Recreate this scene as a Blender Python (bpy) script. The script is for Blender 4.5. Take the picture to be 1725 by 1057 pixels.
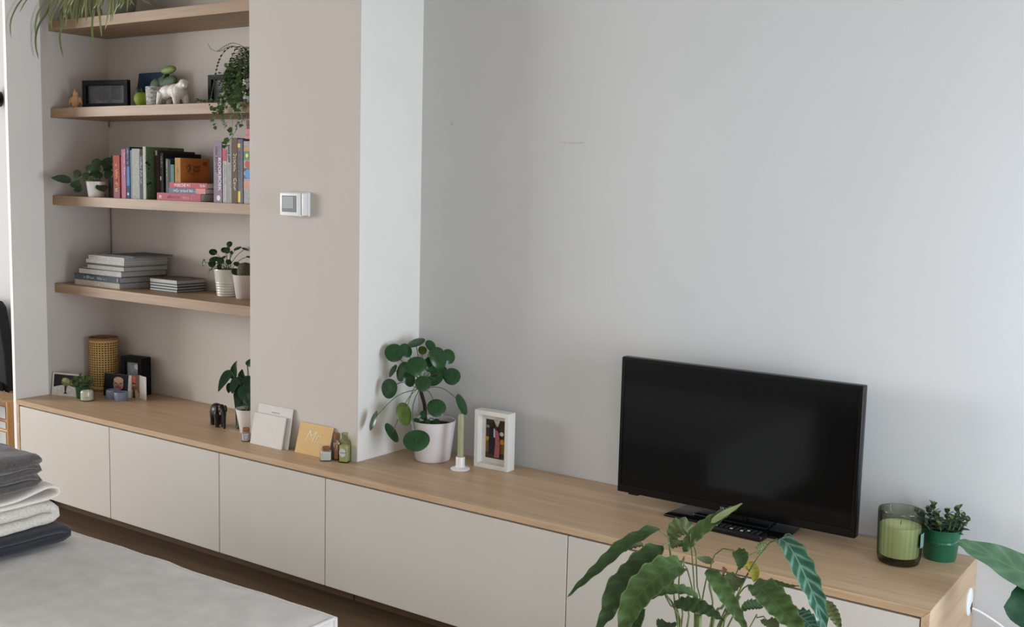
import bpy, bmesh, math, random
from mathutils import Vector, Matrix, noise
random.seed(7)
for o in list(bpy.data.objects): bpy.data.objects.remove(o)
S = bpy.context.scene
COL = S.collection
PI = math.pi
def lin(c):
    c = c/255.0
    return c/12.92 if c <= .04045 else ((c+.055)/1.055)**2.4
def rgb(r, g, b): return (lin(r), lin(g), lin(b), 1)

# ---------------------------------------------------------------- camera, sky, daylight, exposure
yaw, pitch, roll, FPX = .60607, -.11629, .02462, 1847.3
cy, sy, cp, sp = math.cos(yaw), math.sin(yaw), math.cos(pitch), math.sin(pitch)
fwd = Vector((-sy*cp, cy*cp, sp)); rgt = Vector((cy, sy, 0)); upv = rgt.cross(fwd)
r2 = math.cos(roll)*rgt + math.sin(roll)*upv; u2 = -math.sin(roll)*rgt + math.cos(roll)*upv
cd = bpy.data.cameras.new('camera'); cam = bpy.data.objects.new('camera', cd); COL.objects.link(cam)
CAM = Vector((4.6164, -2.7366, 1.5174))
m = Matrix((r2, u2, -fwd)).transposed().to_4x4(); m.translation = CAM
cam.matrix_world = m
cd.sensor_fit = 'HORIZONTAL'; cd.sensor_width = 36; cd.lens = 36*FPX/1725; cd.clip_start = .02
S.camera = cam
wd = bpy.data.worlds.new('sky'); S.world = wd; wd.use_nodes = True
bg = wd.node_tree.nodes['Background']; bg.inputs[0].default_value = (.80, .88, 1, 1); bg.inputs[1].default_value = .3
def area(name, loc, rot, sx, sz, power, col):
    l = bpy.data.lights.new(name, 'AREA'); l.shape = 'RECTANGLE'; l.size = sx; l.size_y = sz
    l.energy = power; l.color = col; o = bpy.data.objects.new(name, l); COL.objects.link(o)
    o.location = loc; o.rotation_euler = rot; return o
# daylight standing in the window openings of the room (see the window walls below)
area('daylight_street_window', (5.61, -.55, 1.0), (0, PI/2, 0), 1.4, 1.0, 53, (.74, .86, 1))
area('daylight_street_window_far', (5.61, -3.2, .95), (0, PI/2, 0), 1.3, 1.8, 27, (1, .95, .88))
area('daylight_garden_window', (-3.56, -2.8, 1.65), (0, -PI/2, 0), 1.7, 2.2, 218, (.94, .96, .99))
S.view_settings.view_transform = 'Standard'; S.view_settings.look = 'None'
S.view_settings.gamma = 1; S.view_settings.use_curve_mapping = False
S.view_settings.exposure = 0.30

# ---------------------------------------------------------------- materials
MATS = {}
def mat(name, col, rough=.6, var=.06, scale=40, bump=0, bscale=None, spec=.4, metal=0, trans=0, ior=1.45, stretch=None, sheen=0, col2=None, coat=0, sss=0):
    if name in MATS: return MATS[name]
    M = bpy.data.materials.new(name); M.use_nodes = True; nt = M.node_tree; N = nt.nodes; L = nt.links
    B = N['Principled BSDF']
    B.inputs['Roughness'].default_value = rough; B.inputs['Metallic'].default_value = metal
    B.inputs['Specular IOR Level'].default_value = spec; B.inputs['Transmission Weight'].default_value = trans
    B.inputs['IOR'].default_value = ior; B.inputs['Coat Weight'].default_value = coat
    if sheen: B.inputs['Sheen Weight'].default_value = sheen
    if sss: B.inputs['Subsurface Weight'].default_value = sss; B.inputs['Subsurface Scale'].default_value = .02
    c = rgb(*col); tc = N.new('ShaderNodeTexCoord'); mp = N.new('ShaderNodeMapping')
    L.new(tc.outputs['Object'], mp.inputs[0])
    if stretch: mp.inputs['Scale'].default_value = stretch
    nz = N.new('ShaderNodeTexNoise'); nz.inputs['Scale'].default_value = scale; nz.inputs['Detail'].default_value = 4
    L.new(mp.outputs[0], nz.inputs['Vector'])
    rp = N.new('ShaderNodeValToRGB'); e = rp.color_ramp.elements
    a = rgb(*col2) if col2 else tuple(x*(1-var*2) for x in c[:3])+(1,)
    b = c if col2 else tuple(min(1, x*(1+var)) for x in c[:3])+(1,)
    e[0].position = .3; e[0].color = a; e[1].position = .7; e[1].color = b
    L.new(nz.outputs['Fac'], rp.inputs[0]); L.new(rp.outputs[0], B.inputs['Base Color'])
    if bump:
        n2 = N.new('ShaderNodeTexNoise'); n2.inputs['Scale'].default_value = bscale or scale*3; n2.inputs['Detail'].default_value = 3
        L.new(mp.outputs[0], n2.inputs['Vector'])
        bp = N.new('ShaderNodeBump'); bp.inputs['Strength'].default_value = bump; bp.inputs['Distance'].default_value = .004
        L.new(n2.outputs['Fac'], bp.inputs['Height']); L.new(bp.outputs[0], B.inputs['Normal'])
    MATS[name] = M; return M
def wood(name, c1, c2, axis='x', rough=.45, sc=1.0):
    if name in MATS: return MATS[name]
    M = bpy.data.materials.new(name); M.use_nodes = True; nt = M.node_tree; N = nt.nodes; L = nt.links
    B = N['Principled BSDF']; B.inputs['Roughness'].default_value = rough; B.inputs['Specular IOR Level'].default_value = .35
    tc = N.new('ShaderNodeTexCoord'); mp = N.new('ShaderNodeMapping'); L.new(tc.outputs['Object'], mp.inputs[0])
    k = {'x': (1.2, 26, 26), 'y': (26, 1.2, 26), 'z': (26, 26, 1.2)}[axis]
    mp.inputs['Scale'].default_value = tuple(v*sc for v in k)
    n1 = N.new('ShaderNodeTexNoise'); n1.inputs['Scale'].default_value = 1.0; n1.inputs['Detail'].default_value = 6; n1.inputs['Distortion'].default_value = .6
    L.new(mp.outputs[0], n1.inputs['Vector'])
    mp2 = N.new('ShaderNodeMapping'); L.new(tc.outputs['Object'], mp2.inputs[0]); mp2.inputs['Scale'].default_value = tuple(v*sc*5 for v in k)
    n2 = N.new('ShaderNodeTexNoise'); n2.inputs['Scale'].default_value = 1.0; n2.inputs['Detail'].default_value = 3
    L.new(mp2.outputs[0], n2.inputs['Vector'])
    mx = N.new('ShaderNodeMath'); mx.operation = 'MULTIPLY_ADD'; mx.inputs[1].default_value = .45; L.new(n2.outputs['Fac'], mx.inputs[0])
    ad = N.new('ShaderNodeMath'); ad.operation = 'MULTIPLY'; ad.inputs[1].default_value = .6; L.new(n1.outputs['Fac'], ad.inputs[0]); L.new(ad.outputs[0], mx.inputs[2])
    rp = N.new('ShaderNodeValToRGB'); e = rp.color_ramp.elements
    e[0].position = .34; e[0].color = rgb(*c1); e[1].position = .66; e[1].color = rgb(*c2)
    L.new(mx.outputs[0], rp.inputs[0]); L.new(rp.outputs[0], B.inputs['Base Color'])
    bp = N.new('ShaderNodeBump'); bp.inputs['Strength'].default_value = .08; bp.inputs['Distance'].default_value = .001
    L.new(n2.outputs['Fac'], bp.inputs['Height']); L.new(bp.outputs[0], B.inputs['Normal'])
    MATS[name] = M; return M
def thinglass(name, col, rim, rough=.04):
    if name in MATS: return MATS[name]
    M = bpy.data.materials.new(name); M.use_nodes = True; N = M.node_tree.nodes; K = M.node_tree.links
    for n in list(N):
        if n.type != 'OUTPUT_MATERIAL': N.remove(n)
    lw = N.new('ShaderNodeLayerWeight'); lw.inputs[0].default_value = .5
    mx = N.new('ShaderNodeMix'); mx.data_type = 'RGBA'; mx.inputs['A'].default_value = rgb(*col); mx.inputs['B'].default_value = rgb(*rim); K.new(lw.outputs['Facing'], mx.inputs['Factor'])
    tr = N.new('ShaderNodeBsdfTransparent'); K.new(mx.outputs['Result'], tr.inputs[0])
    gl = N.new('ShaderNodeBsdfGlossy'); gl.inputs['Roughness'].default_value = rough
    pw = N.new('ShaderNodeMath'); pw.operation = 'POWER'; K.new(lw.outputs['Facing'], pw.inputs[0]); pw.inputs[1].default_value = 5
    fr = N.new('ShaderNodeMath'); fr.operation = 'MULTIPLY_ADD'; K.new(pw.outputs[0], fr.inputs[0]); fr.inputs[1].default_value = .45; fr.inputs[2].default_value = .035
    ms = N.new('ShaderNodeMixShader'); K.new(fr.outputs[0], ms.inputs[0]); K.new(tr.outputs[0], ms.inputs[1]); K.new(gl.outputs[0], ms.inputs[2])
    K.new(ms.outputs[0], N['Material Output'].inputs[0]); MATS[name] = M; return M
def leafmat(name, col, vein, rough=.4, veins=9, amount=.5, edge=None):
    if name in MATS: return MATS[name]
    M = bpy.data.materials.new(name); M.use_nodes = True; nt = M.node_tree; N = nt.nodes; L = nt.links
    B = N['Principled BSDF']; B.inputs['Roughness'].default_value = rough; B.inputs['Specular IOR Level'].default_value = .45
    uv = N.new('ShaderNodeUVMap'); sx = N.new('ShaderNodeSeparateXYZ'); L.new(uv.outputs[0], sx.inputs[0])
    def mth(op, a, b=None):
        n = N.new('ShaderNodeMath'); n.operation = op
        for i, v in enumerate((a, b)):
            if v is None: continue
            if isinstance(v, (int, float)): n.inputs[i].default_value = v
            else: L.new(v, n.inputs[i])
        return n.outputs[0]
    au = mth('ABSOLUTE', mth('SUBTRACT', sx.outputs[0], .5))
    ph = mth('SUBTRACT', mth('MULTIPLY', sx.outputs[1], veins*2*PI), mth('MULTIPLY', au, 14))
    sn = mth('POWER', mth('MULTIPLY', mth('ADD', mth('SINE', ph), 1), .5), 4)
    mid = mth('LESS_THAN', au, .03)
    fac = mth('MULTIPLY', mth('MAXIMUM', sn, mid), amount)
    tc = N.new('ShaderNodeTexCoord'); nz = N.new('ShaderNodeTexNoise'); nz.inputs['Scale'].default_value = 25; L.new(tc.outputs['Object'], nz.inputs[0])
    c = rgb(*col); r0 = N.new('ShaderNodeValToRGB'); e = r0.color_ramp.elements
    e[0].position = .35; e[0].color = tuple(x*.72 for x in c[:3])+(1,); e[1].position = .7; e[1].color = c
    L.new(nz.outputs['Fac'], r0.inputs[0])
    mx = N.new('ShaderNodeMix'); mx.data_type = 'RGBA'; L.new(fac, mx.inputs['Factor']); L.new(r0.outputs[0], mx.inputs['A']); mx.inputs['B'].default_value = rgb(*vein)
    out = mx.outputs['Result']
    if edge:
        m2 = N.new('ShaderNodeMix'); m2.data_type = 'RGBA'; L.new(mth('GREATER_THAN', au, .455), m2.inputs['Factor']); L.new(out, m2.inputs['A']); m2.inputs['B'].default_value = rgb(*edge); out = m2.outputs['Result']
    L.new(out, B.inputs['Base Color'])
    tr = N.new('ShaderNodeBsdfTranslucent'); L.new(out, tr.inputs[0])
    ms = N.new('ShaderNodeMixShader'); ms.inputs[0].default_value = .18
    L.new(B.outputs[0], ms.inputs[1]); L.new(tr.outputs[0], ms.inputs[2]); L.new(ms.outputs[0], N['Material Output'].inputs[0])
    MATS[name] = M; return M

# ---------------------------------------------------------------- mesh helpers
PM = {}
class MB:
    def __init__(s): s.v = []; s.f = []; s.uv = {}; s.mi = []; s.cur = 0
    def _f(s, f): s.f.append(tuple(f)); s.mi.append(s.cur)
    def box(s, x0, x1, y0, y1, z0, z1):
        n = len(s.v)
        s.v += [Vector(p) for p in ((x0,y0,z0),(x1,y0,z0),(x1,y1,z0),(x0,y1,z0),(x0,y0,z1),(x1,y0,z1),(x1,y1,z1),(x0,y1,z1))]
        for f in ((3,2,1,0),(4,5,6,7),(0,1,5,4),(1,2,6,5),(2,3,7,6),(3,0,4,7)): s._f([n+i for i in f])
        return s
    def lathe(s, prof, c=(0,0,0), seg=32, cap=True, sq=0, ang=0):
        """prof: (r, z) list; sq>0 squares the section"""
        n = len(s.v); c = Vector(c); k = len(prof)
        for r, z in prof:
            for i in range(seg):
                a = 2*PI*i/seg; x, y = math.cos(a), math.sin(a)
                if sq:
                    q = (abs(x)**sq+abs(y)**sq)**(-1/sq); x, y = x*q, y*q
                xr = x*math.cos(ang)-y*math.sin(ang); yr = x*math.sin(ang)+y*math.cos(ang)
                s.v.append(c+Vector((xr*r, yr*r, z)))
        for j in range(k-1):
            for i in range(seg):
                a = n+j*seg+i; b = n+j*seg+(i+1) % seg
                s._f((a, b, b+seg, a+seg))
        if cap:
            s._f([n+i for i in reversed(range(seg))]); s._f([n+(k-1)*seg+i for i in range(seg)])
        return s
    def tube(s, pts, rad, seg=8, cap=True):
        pts = [Vector(p) for p in pts]; n = len(s.v); k = len(pts)
        if not isinstance(rad, (list, tuple)): rad = [rad]*k
        prev = None
        for i, p in enumerate(pts):
            t = (pts[min(i+1, k-1)]-pts[max(i-1, 0)]).normalized()
            a = prev if prev else (Vector((0,0,1)) if abs(t.z) < .9 else Vector((1,0,0)))
            x = (a-t*a.dot(t)).normalized(); y = t.cross(x); prev = x
            for j in range(seg):
                q = 2*PI*j/seg; s.v.append(p+(x*math.cos(q)+y*math.sin(q))*rad[i])
        for i in range(k-1):
            for j in range(seg):
                a = n+i*seg+j; b = n+i*seg+(j+1) % seg; s._f((a, b, b+seg, a+seg))
        if cap: s._f([n+j for j in reversed(range(seg))]); s._f([n+(k-1)*seg+j for j in range(seg)])
        return s
    def ball(s, c, r, seg=14, rings=9, M=None):
        """ellipsoid; r = radii"""
        n = len(s.v); c = Vector(c)
        if isinstance(r, (int, float)): r = (r, r, r)
        def put(p):
            p = Vector((p[0]*r[0], p[1]*r[1], p[2]*r[2])); s.v.append(c+(M @ p if M else p))
        put((0,0,-1))
        for i in range(1, rings):
            a = -PI/2+PI*i/rings
            for j in range(seg): b = 2*PI*j/seg; put((math.cos(a)*math.cos(b), math.cos(a)*math.sin(b), math.sin(a)))
        put((0,0,1)); e = len(s.v)-1
        for j in range(seg):
            s._f((n, n+1+(j+1) % seg, n+1+j)); s._f((e, e-seg+j, e-seg+(j+1) % seg))
        for i in range(rings-2):
            for j in range(seg):
                a = n+1+i*seg+j; b = n+1+i*seg+(j+1) % seg; s._f((a, b, b+seg, a+seg))
        return s
    def prism(s, pts, to3, t0, t1):
        """extrude a 2-D outline; to3(u, v, t) -> point"""
        n = len(s.v); k = len(pts)
        for t in (t0, t1):
            for u, v in pts: s.v.append(Vector(to3(u, v, t)))
        s._f([n+i for i in reversed(range(k))]); s._f([n+k+i for i in range(k)])
        for i in range(k):
            j = (i+1) % k; s._f((n+i, n+j, n+k+j, n+k+i))
        return s
    def face(s, pts):
        n = len(s.v); s.v += [Vector(p) for p in pts]; s._f(range(n, n+len(pts))); return s
    def build(s, name, mats, parent=None, smooth=False, bevel=0, seg=2, world=True, sharp=35):
        me = bpy.data.meshes.new(name); T = PM.get(parent.name) if parent else None
        v = s.v
        if T is not None and world:
            I = T.inverted(); v = [I @ p for p in v]
        me.from_pydata([tuple(p) for p in v], [], s.f)
        if not isinstance(mats, (list, tuple)): mats = [mats]
        for m in mats: me.materials.append(m)
        for p, i in zip(me.polygons, s.mi): p.material_index = min(i, len(mats)-1)
        if s.uv:
            ul = me.uv_layers.new(name='UVMap')
            for lp in me.loops: ul.data[lp.index].uv = s.uv.get(lp.vertex_index, (.5, .5))
        bm = bmesh.new(); bm.from_mesh(me)
        if not s.uv: bmesh.ops.recalc_face_normals(bm, faces=bm.faces)
        if bevel:
            ed = [e for e in bm.edges if len(e.link_faces) == 2 and e.calc_face_angle(0) > .5]
            bmesh.ops.bevel(bm, geom=ed, offset=bevel, segments=seg, affect='EDGES', profile=.5, clamp_overlap=True)
        bm.to_mesh(me); bm.free()
        if smooth:
            for p in me.polygons: p.use_smooth = True
            if sharp: me.set_sharp_from_angle(angle=math.radians(sharp))
        o = bpy.data.objects.new(name, me); COL.objects.link(o)
        if parent:
            o.parent = parent
            PM[o.name] = T if T is not None else Matrix()
        else: PM[o.name] = Matrix()
        return o
def tag(o, label, cat, group=None):
    o['label'] = label; o['category'] = cat
    if group: o['group'] = group
    return o
def thing(name, label, cat, loc=(0,0,0), rz=0, group=None):
    o = bpy.data.objects.new(name, None); COL.objects.link(o); o.empty_display_size = .05
    o.location = loc; o.rotation_euler = (0, 0, rz)
    PM[o.name] = Matrix.Translation(loc) @ Matrix.Rotation(rz, 4, 'Z')
    return tag(o, label, cat, group)
def struct(o): o['kind'] = 'structure'; return o
def L(t, mb):
    """mb given in the thing's own frame: move it into the world for build()"""
    T = PM[t.name]; mb.v = [T @ p for p in mb.v]; return mb
def text(string, size, m, parent, origin, xdir, ydir, name='lettering', shear=0, align='LEFT', ext=.0002, bold=0):
    """flat lettering lying in the plane spanned by xdir, ydir at a world point"""
    cu = bpy.data.curves.new('t', 'FONT'); cu.body = string; cu.size = size; cu.shear = shear; cu.align_x = align; cu.extrude = ext; cu.offset = bold; cu.resolution_u = 2
    o = bpy.data.objects.new('t', cu); COL.objects.link(o)
    dg = bpy.context.evaluated_depsgraph_get(); me = bpy.data.meshes.new_from_object(o.evaluated_get(dg)); bpy.data.objects.remove(o)
    X = Vector(xdir).normalized(); Yv = Vector(ydir).normalized(); Zv = X.cross(Yv)
    R = Matrix((X, Yv, Zv)).transposed().to_4x4(); R.translation = Vector(origin)
    me.transform(PM[parent.name].inverted() @ R); me.materials.clear(); me.materials.append(m); me.name = name
    q = bpy.data.objects.new(name, me); COL.objects.link(q); q.parent = parent; PM[q.name] = PM[parent.name]
    return q
def glyphs(n, size, origin, xdir, ydir, nrm, seed=0, fill=.72):
    """a row of letter-like marks where the lettering cannot be read"""
    rnd = random.Random(seed); mb = MB(); X = Vector(xdir); Yv = Vector(ydir); N = Vector(nrm)*.0004; o = Vector(origin); x = 0
    for i in range(n):
        w = size*rnd.uniform(.35, .7)
        if rnd.random() < .86:
            a = o+X*x; h = size*rnd.choice((.7, .7, 1))
            for (u0, u1, v0, v1) in rnd.sample([(0, .3, 0, 1), (.7, 1, 0, 1), (0, 1, .8, 1), (0, 1, 0, .22), (0, 1, .4, .6)], 3):
                mb.face([a+X*w*u0+Yv*h*v0+N, a+X*w*u1+Yv*h*v0+N, a+X*w*u1+Yv*h*v1+N, a+X*w*u0+Yv*h*v1+N])
        x += w+size*.15
    return mb
def catmull(P, n):
    P = [Vector(p) for p in P]; Q = [P[0]*2-P[1]]+P+[P[-1]*2-P[-2]]; out = []
    ln = [0]
    for i in range(1, len(P)): ln.append(ln[-1]+(P[i]-P[i-1]).length)
    for k in range(n):
        d = ln[-1]*k/(n-1); i = 0
        while i < len(P)-2 and ln[i+1] < d: i += 1
        t = (d-ln[i])/max(ln[i+1]-ln[i], 1e-9); a, b, c, e = Q[i:i+4]
        out.append(.5*((2*b)+(c-a)*t+(2*a-5*b+4*c-e)*t*t+(3*b-a-3*c+e)*t**3))
    return out
def leaf_mesh(mb, P, width, N0, n=14, fold=.25, wave=0, seed=0, shape=(.75, .85), waves=5):
    """a blade along the midrib P; N0 = the way its upper face looks"""
    pts = catmull(P, n); b = len(mb.v); N0 = Vector(N0).normalized(); us = (-1, -.55, 0, .55, 1)
    for i, p in enumerate(pts):
        t = (pts[min(i+1, n-1)]-pts[max(i-1, 0)]).normalized(); s = t.cross(N0)
        s = s.normalized() if s.length > 1e-4 else Vector((1, 0, 0)); nn = s.cross(t).normalized()
        if nn.dot(N0) < 0: nn = -nn
        v = i/(n-1); w = width/2*max(math.sin(PI*v**shape[0]), 0)**shape[1]+.0004
        for u in us:
            wob = wave*width*math.sin(v*waves*2*PI+seed+(1.5 if u > 0 else 0))*u*u
            mb.uv[len(mb.v)] = (.5+u*.5, v)
            mb.v.append(p+s*u*w*(1+.25*wob/max(width, 1e-6))+nn*(fold*abs(u)*w+wob))
    for i in range(n-1):
        for j in range(4):
            a = b+i*5+j; mb._f((a, a+1, a+6, a+5))
    return mb
def disc_leaf(mb, c, r, N, seed=0, dome=.12):
    c = Vector(c); N = Vector(N).normalized(); up = Vector((0, 0, 1)); v = (up-N*up.dot(N)); v = v.normalized() if v.length > .01 else Vector((1, 0, 0)); u = v.cross(N)
    b = len(mb.v); mb.uv[b] = (.5, .5); mb.v.append(c-N*dome*r*.4); rn = random.Random(seed)
    k = 20; sq = rn.uniform(.94, 1.05); ph = rn.uniform(0, 6)
    for ring, h in ((.35, .0), (.72, -.02), (1, -.16)):
        for i in range(k):
            a = 2*PI*i/k; rr = r*ring*(1+.03*math.sin(2*a+ph)+.02*math.sin(3*a))
            mb.uv[len(mb.v)] = (.5+.5*ring*math.cos(a), .5+.5*ring*math.sin(a))
            mb.v.append(c+(u*math.cos(a)*sq+v*math.sin(a))*rr+N*(h*r+dome*r*.1*math.sin(2*a+ph)*ring))
    for i in range(k): mb._f((b, b+1+i, b+1+(i+1) % k))
    for q in range(2):
        for i in range(k):
            a = b+1+q*k+i; d = b+1+q*k+(i+1) % k; mb._f((a, a+k, d+k, d))
    return mb
def remesh(o, vox, smooth=6, dec=0):
    m = o.modifiers.new('r', 'REMESH'); m.mode = 'VOXEL'; m.voxel_size = vox; m.use_smooth_shade = not dec
    if smooth: q = o.modifiers.new('s', 'SMOOTH'); q.iterations = smooth; q.factor = .5
    if dec: d = o.modifiers.new('d', 'DECIMATE'); d.ratio = dec
    dg = bpy.context.evaluated_depsgraph_get(); me = bpy.data.meshes.new_from_object(o.evaluated_get(dg))
    for p in me.polygons: p.use_smooth = not dec
    old = o.data; nm = old.name; mt = old.materials[0]; o.modifiers.clear(); o.data = me; me.name = nm
    if not me.materials: me.materials.append(mt)
    return o

# ---- plant outlines in world metres (measured, then given depth)
PILEA=[(1.996,0.291,0.898,0.035,0.568,-0.663,0.488), (2.019,0.332,0.905,0.028,0.788,-0.313,0.529),
(2.032,0.370,0.934,0.033,-0.040,-0.449,0.893), (2.043,0.397,0.900,0.017,0.549,-0.676,0.491),
(2.074,0.410,0.920,0.025,0.806,-0.092,0.584), (2.158,0.353,0.890,0.040,0.914,-0.218,0.341),
(2.138,0.436,0.883,0.028,0.847,-0.352,0.399), (2.118,0.273,0.865,0.038,0.557,-0.679,0.479),
(2.115,0.356,0.859,0.028,0.935,-0.323,0.146), (2.037,0.286,0.834,0.039,-0.266,-0.891,0.369),
(1.982,0.296,0.829,0.027,-0.467,-0.718,0.516), (2.078,0.286,0.810,0.029,0.956,-0.149,0.251),
(2.155,0.266,0.806,0.030,0.535,-0.662,0.525), (2.124,0.395,0.830,0.034,0.453,-0.584,0.674),
(2.177,0.405,0.818,0.035,0.472,-0.623,0.624), (2.138,0.352,0.809,0.030,0.114,-0.701,0.704),
(2.003,0.253,0.770,0.037,0.059,-0.967,0.248), (1.991,0.180,0.662,0.037,-0.568,-0.747,0.347),
(2.031,0.250,0.613,0.040,0.781,0.266,0.565), (2.081,0.259,0.686,0.042,0.944,0.004,0.331),
(2.190,0.302,0.717,0.034,0.527,-0.669,0.525), (2.238,0.397,0.723,0.040,0.872,0.235,0.429),
(2.166,0.221,0.610,0.045,0.465,-0.572,0.675), (2.104,0.334,0.672,0.016,0.978,-0.135,0.160),
(2.090,0.309,0.651,0.014,0.488,-0.599,0.634), (2.151,0.351,0.651,0.014,0.450,-0.578,0.681),
(2.124,0.333,0.650,0.011,0.498,-0.624,0.603)]
SHELF_PILEA=[(0.885,0.388,1.204,0.017,0.617,-0.511,0.598), (0.938,0.430,1.238,0.015,0.281,-0.822,0.495),
(0.923,0.416,1.213,0.013,0.694,-0.590,0.412), (0.951,0.411,1.213,0.014,0.981,-0.183,0.059),
(0.945,0.469,1.221,0.018,-0.053,-0.470,0.881), (0.974,0.489,1.219,0.017,0.357,0.074,0.931),
(0.997,0.488,1.186,0.011,0.288,-0.147,0.946), (0.854,0.360,1.157,0.016,-0.259,-0.947,0.190),
(0.914,0.368,1.177,0.022,0.168,-0.507,0.845), (0.917,0.355,1.157,0.017,0.614,-0.508,0.604),
(0.954,0.370,1.170,0.016,0.721,-0.610,0.328), (0.982,0.389,1.166,0.013,0.655,-0.560,0.508),
(1.020,0.402,1.160,0.014,0.692,-0.218,0.688), (1.034,0.383,1.129,0.018,0.610,-0.528,0.591),
(0.922,0.411,1.182,0.013,-0.043,-0.553,0.832), (0.945,0.372,1.143,0.013,0.997,-0.038,0.064),
(0.901,0.351,1.123,0.014,-0.613,-0.785,0.090), (0.901,0.365,1.135,0.011,-0.425,-0.743,0.517),
(0.951,0.434,1.202,0.009,0.979,0.091,0.180), (1.077,0.405,1.156,0.012,0.234,-0.399,0.886),
(1.071,0.399,1.147,0.009,0.727,-0.186,0.661)]
LILY=[(0.039,[(1.232,0.180,0.757),(1.235,0.158,0.734),(1.238,0.136,0.711),(1.239,0.112,0.678)]),
(0.031,[(1.207,0.217,0.709),(1.211,0.214,0.732),(1.217,0.216,0.765),(1.229,0.219,0.790)]),
(0.029,[(1.264,0.240,0.768),(1.270,0.246,0.782),(1.276,0.253,0.800)]),
(0.034,[(1.263,0.185,0.731),(1.269,0.170,0.708),(1.276,0.155,0.689),(1.285,0.143,0.672)]),
(0.053,[(1.304,0.185,0.703),(1.323,0.174,0.675),(1.343,0.162,0.639),(1.365,0.152,0.608)]),
(0.040,[(1.248,0.212,0.729),(1.255,0.201,0.706),(1.263,0.189,0.675),(1.271,0.179,0.649)]),
(0.033,[(1.239,0.239,0.710),(1.246,0.228,0.730),(1.256,0.221,0.758)]),
(0.040,[(1.288,0.228,0.735),(1.292,0.215,0.709),(1.297,0.201,0.678)]),
(0.043,[(1.282,0.191,0.678),(1.293,0.170,0.653),(1.305,0.150,0.625)]),
(0.036,[(1.301,0.216,0.677),(1.318,0.206,0.651),(1.337,0.196,0.619)]),
(0.029,[(1.216,0.198,0.701),(1.220,0.185,0.678),(1.227,0.175,0.662)])]
CALATHEA=[(0.028,[(3.604,-0.710,0.803),(3.600,-0.733,0.811),(3.592,-0.760,0.804),(3.567,-0.801,0.785),(3.551,-0.837,0.761),(3.537,-0.871,0.739),(3.521,-0.906,0.715),(3.517,-0.931,0.703)]),
(0.049,[(3.634,-0.753,0.787),(3.621,-0.786,0.772),(3.602,-0.827,0.736),(3.589,-0.862,0.712),(3.588,-0.891,0.675),(3.586,-0.916,0.658),(3.589,-0.939,0.646)]),
(0.060,[(3.694,-0.776,0.763),(3.688,-0.804,0.770),(3.676,-0.838,0.761),(3.658,-0.878,0.736),(3.650,-0.912,0.708),(3.652,-0.939,0.680),(3.657,-0.964,0.653)]),
(0.023,[(3.703,-0.720,0.684),(3.693,-0.740,0.697),(3.681,-0.762,0.706),(3.656,-0.795,0.705),(3.633,-0.828,0.689)]),
(0.043,[(3.641,-0.638,0.785),(3.632,-0.648,0.797),(3.624,-0.660,0.797),(3.618,-0.672,0.787),(3.615,-0.683,0.770)]),
(0.030,[(3.649,-0.685,0.759),(3.658,-0.676,0.780),(3.671,-0.664,0.800),(3.691,-0.647,0.821),(3.710,-0.631,0.838),(3.728,-0.617,0.852),(3.742,-0.606,0.864)]),
(0.046,[(3.826,-0.617,0.806),(3.846,-0.632,0.811),(3.870,-0.647,0.799),(3.895,-0.663,0.776),(3.920,-0.679,0.747),(3.942,-0.697,0.723),(3.963,-0.717,0.690),(3.977,-0.741,0.667)]),
(0.055,[(3.810,-0.700,0.728),(3.835,-0.717,0.733),(3.862,-0.733,0.725),(3.894,-0.748,0.709),(3.927,-0.762,0.691),(3.958,-0.778,0.670)]),
(0.032,[(3.732,-0.750,0.755),(3.750,-0.763,0.754),(3.774,-0.773,0.736),(3.802,-0.782,0.710),(3.828,-0.792,0.687),(3.849,-0.804,0.672)]),
(0.032,[(3.692,-0.810,0.699),(3.713,-0.814,0.700),(3.746,-0.810,0.700),(3.776,-0.808,0.694),(3.801,-0.811,0.686)]),
(0.030,[(3.737,-0.623,0.764),(3.752,-0.630,0.759),(3.760,-0.642,0.751),(3.764,-0.658,0.738)]),
(0.020,[(3.694,-0.633,0.737),(3.685,-0.651,0.738),(3.672,-0.671,0.747)]),
(0.023,[(3.761,-0.610,0.742),(3.775,-0.618,0.732),(3.786,-0.628,0.721),(3.790,-0.643,0.713)]),
(0.011,[(3.802,-0.634,0.714),(3.830,-0.631,0.718),(3.857,-0.628,0.717),(3.882,-0.627,0.722)]),
(0.025,[(3.801,-0.618,0.659),(3.791,-0.641,0.663),(3.784,-0.662,0.663),(3.782,-0.681,0.658)]),
(0.037,[(3.861,-0.602,0.655),(3.890,-0.623,0.656),(3.918,-0.645,0.650),(3.943,-0.670,0.639)]),
(0.025,[(3.903,-0.523,0.665),(3.918,-0.534,0.651),(3.935,-0.545,0.637),(3.950,-0.557,0.621)]),
(0.023,[(3.765,-0.569,0.753),(3.780,-0.574,0.769),(3.791,-0.583,0.781)]),
(0.018,[(3.724,-0.640,0.708),(3.726,-0.649,0.721),(3.727,-0.658,0.737)]),
(0.020,[(3.634,-0.726,0.714),(3.643,-0.733,0.705),(3.651,-0.741,0.699)]),
(0.037,[(3.661,-0.768,0.634),(3.678,-0.816,0.644),(3.695,-0.865,0.647)]),
(0.041,[(3.621,-0.837,0.687),(3.634,-0.870,0.676),(3.648,-0.904,0.660),(3.662,-0.937,0.645)]),
(0.028,[(3.560,-0.698,0.758),(3.556,-0.724,0.767),(3.551,-0.752,0.766),(3.547,-0.780,0.760)]),
(0.033,[(3.622,-0.642,0.766),(3.622,-0.672,0.766),(3.627,-0.699,0.766)]),
(0.038,[(3.749,-0.623,0.711),(3.751,-0.654,0.710),(3.759,-0.682,0.704),(3.769,-0.708,0.699)]),
(0.032,[(3.812,-0.615,0.629),(3.835,-0.647,0.634),(3.859,-0.680,0.633)])]
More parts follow.
